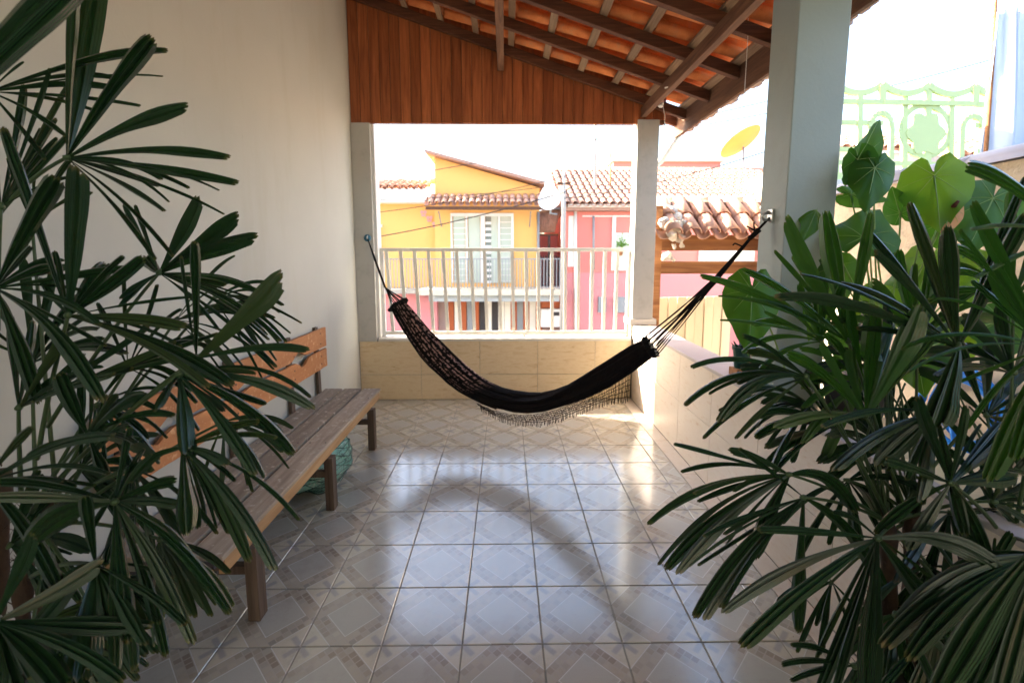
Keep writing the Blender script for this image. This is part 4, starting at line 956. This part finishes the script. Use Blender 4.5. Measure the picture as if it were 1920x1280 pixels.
# ------------------------------------------------------------------ front gate with its small tiled roof
gt = thing('gate_canopy', (2.1, 4.95, 1.2), 'small clay tiled canopy on brown timbers over the front gate', 'canopy')
e0 = aty(1246, 440, 4.78)
xl = e0.x-.02
tile_field(gt, (xl, 5.22, 2.04), (0, -.5, -.40), (1, 0, 0), 7, 2, .196, .29, 'clay_out', seed=12)
MB().box(xl-.03, 3.05, 5.16, 5.30, 1.98, 2.10).build('ridge', 'mortar', gt, bevel=.02)
for k in range(4):
    o = barrel(.4, .17, .16); mm_ = MB(); mm_.add([Matrix.Rotation(0, 3, 'Z') @ v+Vector((xl+.02+k*.36, 5.23, 2.07)) for v in o.v], o.f); mm_.build('ridge_tile', 'clay_out', gt, smooth=True)
p = aty(1300, 458, 4.9); MB().box(xl-.04, 3.0, 4.86, 4.97, aty(1300, 470, 4.9).z, aty(1300, 441, 4.9).z).build('timber', 'gatebeam', gt, bevel=.008)
MB().box(xl-.04, 3.0, 4.86, 4.97, aty(1300, 513, 4.9).z, aty(1300, 490, 4.9).z).build('timber', 'gatebeam', gt, bevel=.008)
MB().box(xl-.07, xl+.02, 4.85, 4.98, -1.15, 2.0).build('post', 'gatebeam', gt)
m = MB(); rd = random.Random(6)
def blob(c, r):
    rows = []
    for a in range(9):
        ph_ = math.pi*a/8; rows.append([c+Vector((r*math.sin(ph_)*math.cos(b*math.pi/6), r*math.sin(ph_)*math.sin(b*math.pi/6), r*math.cos(ph_))) for b in range(13)])
    m.grid(rows)
for (px, py, Y_, r) in ((1236, 388, 5.1, .06), (1240, 400, 4.95, .075), (1236, 418, 4.8, .06), (1256, 424, 4.74, .06), (1250, 440, 4.72, .055), (1258, 398, 5.0, .07), (1262, 412, 4.86, .065), (1274, 420, 4.80, .05), (1264, 448, 4.76, .04), (1268, 460, 4.76, .024), (1252, 462, 4.78, .028), (1242, 480, 4.79, .045), (1250, 486, 4.79, .035)):
    blob(aty(px+9, py, Y_+.03), r)
wobble(m, .045, 11); wobble(m, .02, 30); m.build('mortar_blob', 'white_mortar', gt)
fg = thing('front_gate', (2.1, 5.4, -1.15), 'cream ribbed metal gate beyond the side parapet', 'gate')
zt = aty(1300, 557, 5.4).z; x = 1.50; kk = 0
while x < 2.62:
    MB().box(x+.004, x+.105, 5.39+.012*(kk % 2), 5.41+.012*(kk % 2), -1.1, zt+.02*(x-2)).build('gate_panel', 'gate', fg, bevel=.002); x += .108; kk += 1
MB().box(1.5, 2.62, 5.42, 5.46, -1.1, zt-.06).build('frame', 'gate', fg)
MB().box(1.52, 2.6, 5.30, 5.36, -2.6, -1.12).build('step', 'concrete', fg)

# ------------------------------------------------------------------ orange house
HY = 14.0
def h(px, py, Y=HY): return aty(px, py, Y)
def hbox(x0, x1, yt, yb, name, mat, parent, dy0=0.0, dy1=.05, Y=HY, **k):
    a = h(x0, yt, Y); b = h(x1, yb, Y); return MB().box(a.x, b.x, Y+dy0, Y+dy1, b.z, a.z).build(name, mat, parent, **k)
oh = thing('orange_house', (h(850, 500).x, HY+2, -2.6), 'orange two-storey house with sloping gable and tiled awning across the street', 'house')
zsl = h(900, 545).z
a = h(660, 378); b = h(1012, 378)
MB().box(a.x, h(816, 400).x, HY+.3, HY+7, zsl, h(760, 380).z).build('wall', 'orange_wall', oh, label='orange lower wing wall')
MB().prism([(h(815, 500).x, zsl), (h(1010, 500).x, zsl), (h(1012, 352).x, h(1012, 352).z), (h(815, 295).x, h(815, 295).z)], 'y', HY, HY+7).build('wall', 'orange_wall', oh)
MB().prism([(h(800, 290).x, h(800, 290).z), (h(1020, 350).x, h(1020, 350).z), (h(1020, 345).x, h(1020, 344).z), (h(800, 290).x, h(800, 285).z)], 'y', HY-.35, HY+7.2).build('roof', 'clay_dark', oh)
MB().box(a.x-2, h(816, 400).x-.002, HY+.02, HY+7, -2.6, zsl-.15).build('wall', 'mauve_wall', oh)
MB().box(h(816, 400).x, h(1056, 400).x, HY+.6, HY+7, -2.6, zsl-.25).build('wall', 'taupe', oh)
hbox(640, 818, 373, 380, 'gutter', 'pvc', oh, -.05, .3)
tile_field(oh, (h(650, 345, HY+1).x, HY+1.1, h(720, 342, HY+1).z+.0), (0, -1, -.30), (1, 0, 0), 13, 4, .215, .33, 'clay_out', stuffed=None, seed=21)
rr = random.Random(8)
for k in range(7):
    pa = h(735+k*12, 345-rr.uniform(0, 8), HY+1.2); MB().box(pa.x, pa.x+.16, HY+1.2, HY+1.5, pa.z-.1, pa.z+.05).build('loose_tile', 'clay_dark', oh, bevel=.01)
# awning
pa = h(806, 372); pw = (h(1016, 372).x-pa.x)
tile_field(oh, (pa.x, HY-.02, h(900, 370, HY).z), (0, -1, -.55), (1, 0, 0), 17, 2, pw/17, .30, 'clay_out', seed=22)
hbox(806, 1016, 392, 398, 'awning_board', 'beam', oh, -.75, -.70, HY)
for px in (828, 993):
    MB().bar(h(px, 425), h(px, 400)+Vector((0, -.6, 0)), .03, .03).build('bracket', 'grey_metal', oh)
# French window
fw = hbox(845, 963, 400, 406, 'french_window', 'white_frame', oh, -.08, -.002)
hbox(845, 850, 406, 530, 'frame', 'white_frame', fw, -.08, -.002); hbox(958.5, 963, 406, 530, 'frame', 'white_frame', fw, -.08, -.002)
for (x0, x1) in ((873, 878), (901, 910), (934, 938)): hbox(x0, x1, 406, 530, 'frame', 'white_frame', fw, -.09, -.002)
for i, (x0, x1) in enumerate(((850, 873), (878, 901), (910, 934), (938, 958.5))):
    hbox(x0, x1, 406, 530, 'pane', 'gap_shade' if i == 2 else 'pale_glass', fw, -.03, -.003)  # third pane is the open gap, painted dark for the shade inside
    for yv in range(416, 528, 11):
        if i in (0, 3): hbox(x0, x1, yv, yv+1.3, 'glazing_bar', 'white_frame', fw, -.045, -.031)
        if i == 2: hbox(x0, x0+11, yv, yv+5, 'glazing_bar', 'white_frame', fw, -.06, -.031)
hbox(921, 934, 406, 530, 'open_leaf', 'pale_glass', fw, -.06, -.035)
hbox(660, 712, 420, 425, 'window', 'white_frame', oh, .2, .299); hbox(706, 712, 425, 545, 'window', 'white_frame', oh, .2, .299); hbox(660, 706, 425, 545, 'window', 'pale_glass', oh, .25, .29)
for i, (px, py, s) in enumerate(((794, 401, 5), (805, 411, 5), (816, 422, 5))):
    m = MB(); c = h(px, py, HY+.27)
    for sx in (-1, 1):
        for (dx, dz, rx, rz2) in ((.05, .05, .05, .055), (.035, -.045, .035, .04)):
            pts = [c+Vector((sx*dx+rx*math.cos(R(a)), 0, dz+rz2*math.sin(R(a)))) for a in range(0, 360, 40)]; n = len(pts)
            m.add(pts+[p+Vector((0, .02, 0)) for p in pts], [tuple(range(n)), tuple(range(2*n-1, n-1, -1))]+[(q, n+q, n+(q+1) % n, (q+1) % n) for q in range(n)])
    tag(m.build('wall_butterfly', 'butterfly', org=c), ('highest', 'middle', 'lowest')[i]+' of three pink butterfly ornaments on the orange wall', 'ornament', 'butterfly ornaments on the orange house')
MB().tube([h(1009, 398)+Vector((0, -.05, 0)), h(1009, 535)+Vector((0, -.05, 0))], .04, 8).build('downpipe', 'grey_metal', oh, smooth=True)
# balcony
bs = hbox(798, 1055, 538, 548, 'balcony_slab', 'cream_slab', oh, -1.0, .6)
hbox(690, 798, 541, 549, 'balcony_slab', 'concrete', oh, -.3, .3)
hbox(700, 1055, 484, 486, 'balcony_rail', 'grey_metal', oh, -.98, -.94)
m_ = None
for k, px in enumerate(range(702, 1056, 6)):
    Yb = HY-.96; a_ = h(px, 485, Yb); z0 = h(px, 541, Yb).z
    MB().box(a_.x-.012, a_.x+.012, Yb-.01, Yb+.01, z0, a_.z).build('balcony_bar', 'grey_metal', oh)
hbox(1046, 1050, 400, 540, 'corner_post', 'grey_metal', oh, -.99, -.9)
# ground floor
hbox(812, 1043, 549, 560, 'steel_awning', 'steel_sheet', oh, -.8, -.1)
for k in range(38): 
    a_ = h(814+k*6, 549, HY-.8); MB().box(a_.x, a_.x+.05, HY-.83, HY-.801, h(800, 559, HY-.8).z, h(800, 550, HY-.8).z).build('awning_rib', 'steel_sheet', oh)
for k, px in enumerate(range(838, 1010, 12)):
    mt = ['garage', 'rail', 'garage', 'grey_metal'][k % 4] if not (890 < px < 935) else ('dark_in' if k % 2 else 'rail')  # dark strips paint the shaded garage inside between the slats
    hbox(px, px+11.4, 566, 632, 'garage_slat', mt, oh, .3, .35)
hbox(812, 836, 562, 640, 'shutter', 'taupe', oh, .3, .35)
mb_ = hbox(1014, 1056, 579, 612, 'meter_box', 'white_frame', oh, -.1, .1); hbox(1036, 1048, 584, 591, 'meter_window', 'dark_in', mb_, -.105, -.101)
hbox(1016, 1056, 549, 578, 'wall', 'garage', oh, .1, .2); hbox(700, 797, 549, 556, 'wall', 'mauve_wall', oh, -.05, .0)
# ------------------------------------------------------------------ lean-to between houses and pole
lt = thing('lean_to', (h(1030, 430).x, HY+.5, -2.6), 'dark brown tiled lean-to roof between the orange and rose houses', 'shed')
MB().prism([(h(1010, 400, HY+.4).x, h(1010, 396, HY+.4).z), (h(1052, 380, HY+.4).x, h(1052, 384, HY+.4).z), (h(1052, 380, HY+.4).x, h(1052, 390, HY+.4).z), (h(1040, 436, HY+.4).x, h(1040, 436, HY+.4).z), (h(1012, 436, HY+.4).x, h(1012, 436, HY+.4).z)], 'y', HY+.4, HY+.7).build('roof', 'clay_dark', lt)
for k in range(9):
    a_ = h(1013+k*4.2, 402-k*1.4, HY+.38); b_ = h(1012+k*3.2, 434, HY+.38); MB().tube([a_, b_], .035, 6).build('roof_tile', 'clay_dark', lt, smooth=True)
hbox(1008, 1050, 437, 441, 'beam', 'beam', lt, .35, .45); hbox(1030, 1033, 441, 520, 'post', 'bar', lt, .35, .45)
hbox(1008, 1064, 436, 640, 'wall', 'mauve_wall', lt, 1.6, 1.8)
for k in range(8): hbox(1014+k*5, 1016+k*5, 480, 540, 'bar', 'bar', lt, .3, .34)
hbox(1010, 1052, 388, 391, 'gutter', 'grey_metal', lt, .2, .4)
up1 = thing('utility_pole', (h(1058, 500).x, HY-1.4, -2.6), 'slim grey pole standing between the orange and rose houses', 'pole')
a_ = h(1058, 310, HY-1.4); MB().tube([(a_.x, HY-1.4, -2.6), (a_.x, HY-1.4, h(1058, 390, HY-1.4).z), (a_.x, HY-1.4, a_.z)], [.07, .065, .03], 10).build('shaft', 'concrete', up1, smooth=True)
MB().box(a_.x-.18, a_.x+.18, HY-1.43, HY-1.37, a_.z-.5, a_.z-.44).build('crossarm', 'beam', up1)
wd_ = thing('satellite_dish', h(1030, 373, 13.2), 'round white satellite dish beside the slim grey pole', 'dish')
def dish(parent, c, axis, r, mat, depth=.25):
    ax = axis.normalized(); a = ax.orthogonal().normalized(); b_ = ax.cross(a); m = MB(); rows = []
    for i in range(8):
        rr_ = r*i/7; rows.append([c+(a*math.cos(2*math.pi*j/28)+b_*math.sin(2*math.pi*j/28))*max(rr_, .001)+ax*(depth*r*((rr_/r)**2-1)) for j in range(29)])
    m.grid(rows); m.build('reflector', mat, parent, smooth=True)
    m = MB(); m.tube([c+a*r*math.cos(0)*.98+ax*0, c+ax*r*.6], r*.015, 5); m.tube([c-a*r*.98, c+ax*r*.6], r*.015, 5); m.tube([c+b_*r*.98, c+ax*r*.6], r*.015, 5)
    m.tube([c+ax*r*.55, c+ax*r*.68], r*.05, 8); m.build('feed_arm', 'grey_metal', parent)
dish(wd_, h(1030, 373, 13.2), Vector((-.4, -1, .35)), .33, 'white_frame')
MB().tube([h(1032, 376, 13.3), h(1032, 400, 13.3), h(1045, 402, 13.3)], .03, 8).build('mast', 'grey_metal', wd_)
# ------------------------------------------------------------------ rose house
PY_ = 13.8
ph = thing('rose_house', (h(1250, 500, PY_).x, PY_+3, -2.6), 'long rose-red house with pale clay tiled roof across the street', 'house')
MB().box(h(1064, 0, PY_).x, h(1600, 0, PY_).x, PY_, PY_+8, h(0, 512, PY_).z, h(0, 388, PY_).z).build('wall', 'pink_wall', ph, label='rose-red upper wall')
MB().box(h(1064, 0, PY_).x, h(1600, 0, PY_).x, PY_-.03, PY_+8, -2.6, h(0, 512, PY_).z-.001).build('wall', 'mauve_wall', ph, label='mauve lower wall')
hbox(1062, 1186, 385, 391, 'gutter', 'pvc', ph, -.35, -.2, PY_); hbox(1186, 1600, 385, 391, 'gutter', 'pvc', ph, -.35, -.2, PY_)
MB().tube([h(1079, 390, PY_-.1), h(1079, 640, PY_-.1)], .045, 8).build('downpipe', 'pvc', ph, smooth=True)
MB().tube([h(1113, 405, PY_-.1), h(1113, 505, PY_-.1)], .035, 8).build('pipe', 'grey_metal', ph, smooth=True)
hbox(1092, 1188, 404, 407, 'conduit', 'pvc', ph, -.03, -.002, PY_)
for (x0, x1, y0, y1, n_) in ((1153, 1187, 437, 507, 1), (1310, 1412, 468, 492, 3)):
    wv = hbox(x0, x1, y0, y1, 'window', 'white_frame', ph, -.06, -.002, PY_)
    for k in range(n_):
        hbox(lerp(x0, x1, k/n_)+2.5, lerp(x0, x1, (k+1)/n_)-2.5, y0+3, y1-3, 'pane', 'pale_glass', wv, -.075, -.061, PY_)
hbox(1148, 1152, 405, 507, 'pipe', 'pvc', ph, -.05, -.002, PY_); hbox(1066, 1076, 405, 500, 'pilaster', 'white_wall', ph, -.05, -.002, PY_)
for (x0, x1) in ((1121, 1135), (1151, 1172)): hbox(x0, x1, 556, 585, 'meter_box', 'grey_metal', ph, -.12, -.03, PY_)
pp = h(1163, 460, PY_-.2); m = MB(); rd = random.Random(4)
for k in range(60):
    v = Vector((rd.gauss(0, .09), rd.gauss(0, .05), rd.gauss(0, .09))); m.add([pp+v, pp+v+Vector((.05, 0, .02)), pp+v+Vector((.02, .02, .06))], [(0, 1, 2)])
tg = thing('window_plant', pp-Vector((0, 0, .3)), 'small green plant at the white window of the rose house', 'plant'); m.build('foliage', 'heart_bright', tg)
MB().lathe(pp-Vector((0, 0, .3)), [(.001, 0), (.07, 0), (.09, .16), (.001, .16)], 10).build('pot', 'gatebeam', tg)
# roof: slopes up away from us; left end hipped
e = h(1060, 386, PY_-.35); rz0, rz1 = e.z, h(1100, 322, PY_+3.3).z
run = 3.65; dv = Vector((0, -run, -(rz1-rz0))); st = .40; nr = int(dv.length/st)
tile_field(ph, (e.x-.05, PY_-.35+run, rz1), dv, (1, 0, 0), 52, nr, .215, dv.length/nr, 'clay_out', stuffed=lambda p: True, seed=30)
MB().prism([(PY_-.3, rz0-.03), (PY_-.35+run, rz1-.03), (PY_+8, rz1-1.2), (PY_+8, rz0-.5), (PY_-.3, rz0-.12)], 'x', e.x, e.x+11.2).build('roof_deck', 'clay_dark', ph)
MB().tube([(e.x-.05, PY_-.35+run, rz1+.06), (e.x+11.2, PY_-.35+run, rz1+.06)], .10, 8).build('ridge', 'clay_out', ph, smooth=True)
bh = thing('rear_block', (h(1260, 310, 22).x, 22, -2.6), 'flat-topped rose block with cream edge rising behind the tiled roof', 'house')
hbox(1150, 1350, 304, 330, 'wall', 'pink_wall', bh, 0, 3, 22); hbox(1146, 1356, 299, 304, 'roof_edge', 'cream_slab', bh, -.15, 3.1, 22)
MB().box(h(1160, 0, 22).x, h(1340, 0, 22).x, 22.2, 24.5, -2.6, h(0, 331, 22).z).build('wall', 'pink_wall', bh)
for (px, y0, y1, r, lb_, Y_) in ((1116, 190, 385, .055, 'thick pale mast rising from the rose house roof left of its twin', 15.0), (1145, 258, 380, .03, 'thin rusty mast beside the thick pale one', 15.2)):
    t_ = tag(MB().tube([h(px, y1, Y_)-Vector((0, 0, .3)), h(px, y0, Y_)], [r, r*.8], 8).build('antenna_mast', 'concrete' if r > .04 else 'gatebeam', smooth=True), lb_, 'mast')
yd = thing('satellite_dish', h(1390, 266, 17), 'big yellow satellite dish on a mast above the tiled roof', 'dish')
dish(yd, h(1388, 266, 17), Vector((-.45, .55, .95)), .76, 'yellow_dish', .2)
MB().tube([h(1394, 272, 17.1), h(1394, 330, 17.1)], .035, 8).build('mast', 'grey_metal', yd, smooth=True)
# cables over the street
def cable(a, b, Y0_, Y1_, sag, label, r=.012):
    A, B = aty(*a, Y0_), aty(*b, Y1_); pts = [lerp(A, B, t/16)-Vector((0, 0, sag*4*(t/16)*(1-t/16))) for t in range(17)]
    tag(MB().tube(pts, r, 5).build('overhead_cable', 'wire'), label, 'cable', 'cables over the street')
cable((640, 347), (1500, 175), 11, 10, .12, 'highest overhead cable crossing in front of the orange gable', .008)
cable((640, 455), (1060, 360), 11, 11, .10, 'overhead cable running low past the butterflies')
cable((640, 405), (1060, 330), 11.2, 11, .12, 'overhead cable crossing the middle of the orange wall', .008)
cable((1058, 372), (1500, 262), 11, 9, .15, 'overhead cable passing below the yellow dish')
cable((640, 375), (1060, 345), 11.4, 11, .10, 'faint overhead cable above the tiled awning', .007)
cable((1250, 245), (1920, 95), 9, 7, .10, 'overhead cable in the open sky right of the pillar', .007)

# ------------------------------------------------------------------ distant houses closing the horizon
dr = random.Random(12)
for k in range(16):
    x0 = -34+k*4.6+dr.uniform(-1, 1); Yk = 30+dr.uniform(0, 8); hh = -2.6+dr.uniform(3.6, 5.0); w_ = dr.uniform(3.2, 4.6)
    t_ = thing('distant_house', (x0+w_/2, Yk, -2.6), '%s far house, %s from the left in the row behind the street' % (('pale', 'cream', 'rose', 'white')[k % 4], ('first second third fourth fifth sixth seventh eighth ninth tenth eleventh twelfth thirteenth fourteenth fifteenth sixteenth').split()[k]), 'house', 'far houses behind the street')
    MB().box(x0, x0+w_, Yk, Yk+5, -2.6, hh).build('wall', ('white_wall', 'cream_slab', 'pink_wall', 'white_wall')[k % 4], t_)
    MB().prism([(x0-.2, hh), (x0+w_+.2, hh), (x0+w_/2, hh+.9)], 'y', Yk-.3, Yk+5.2).build('roof', 'clay_out', t_)
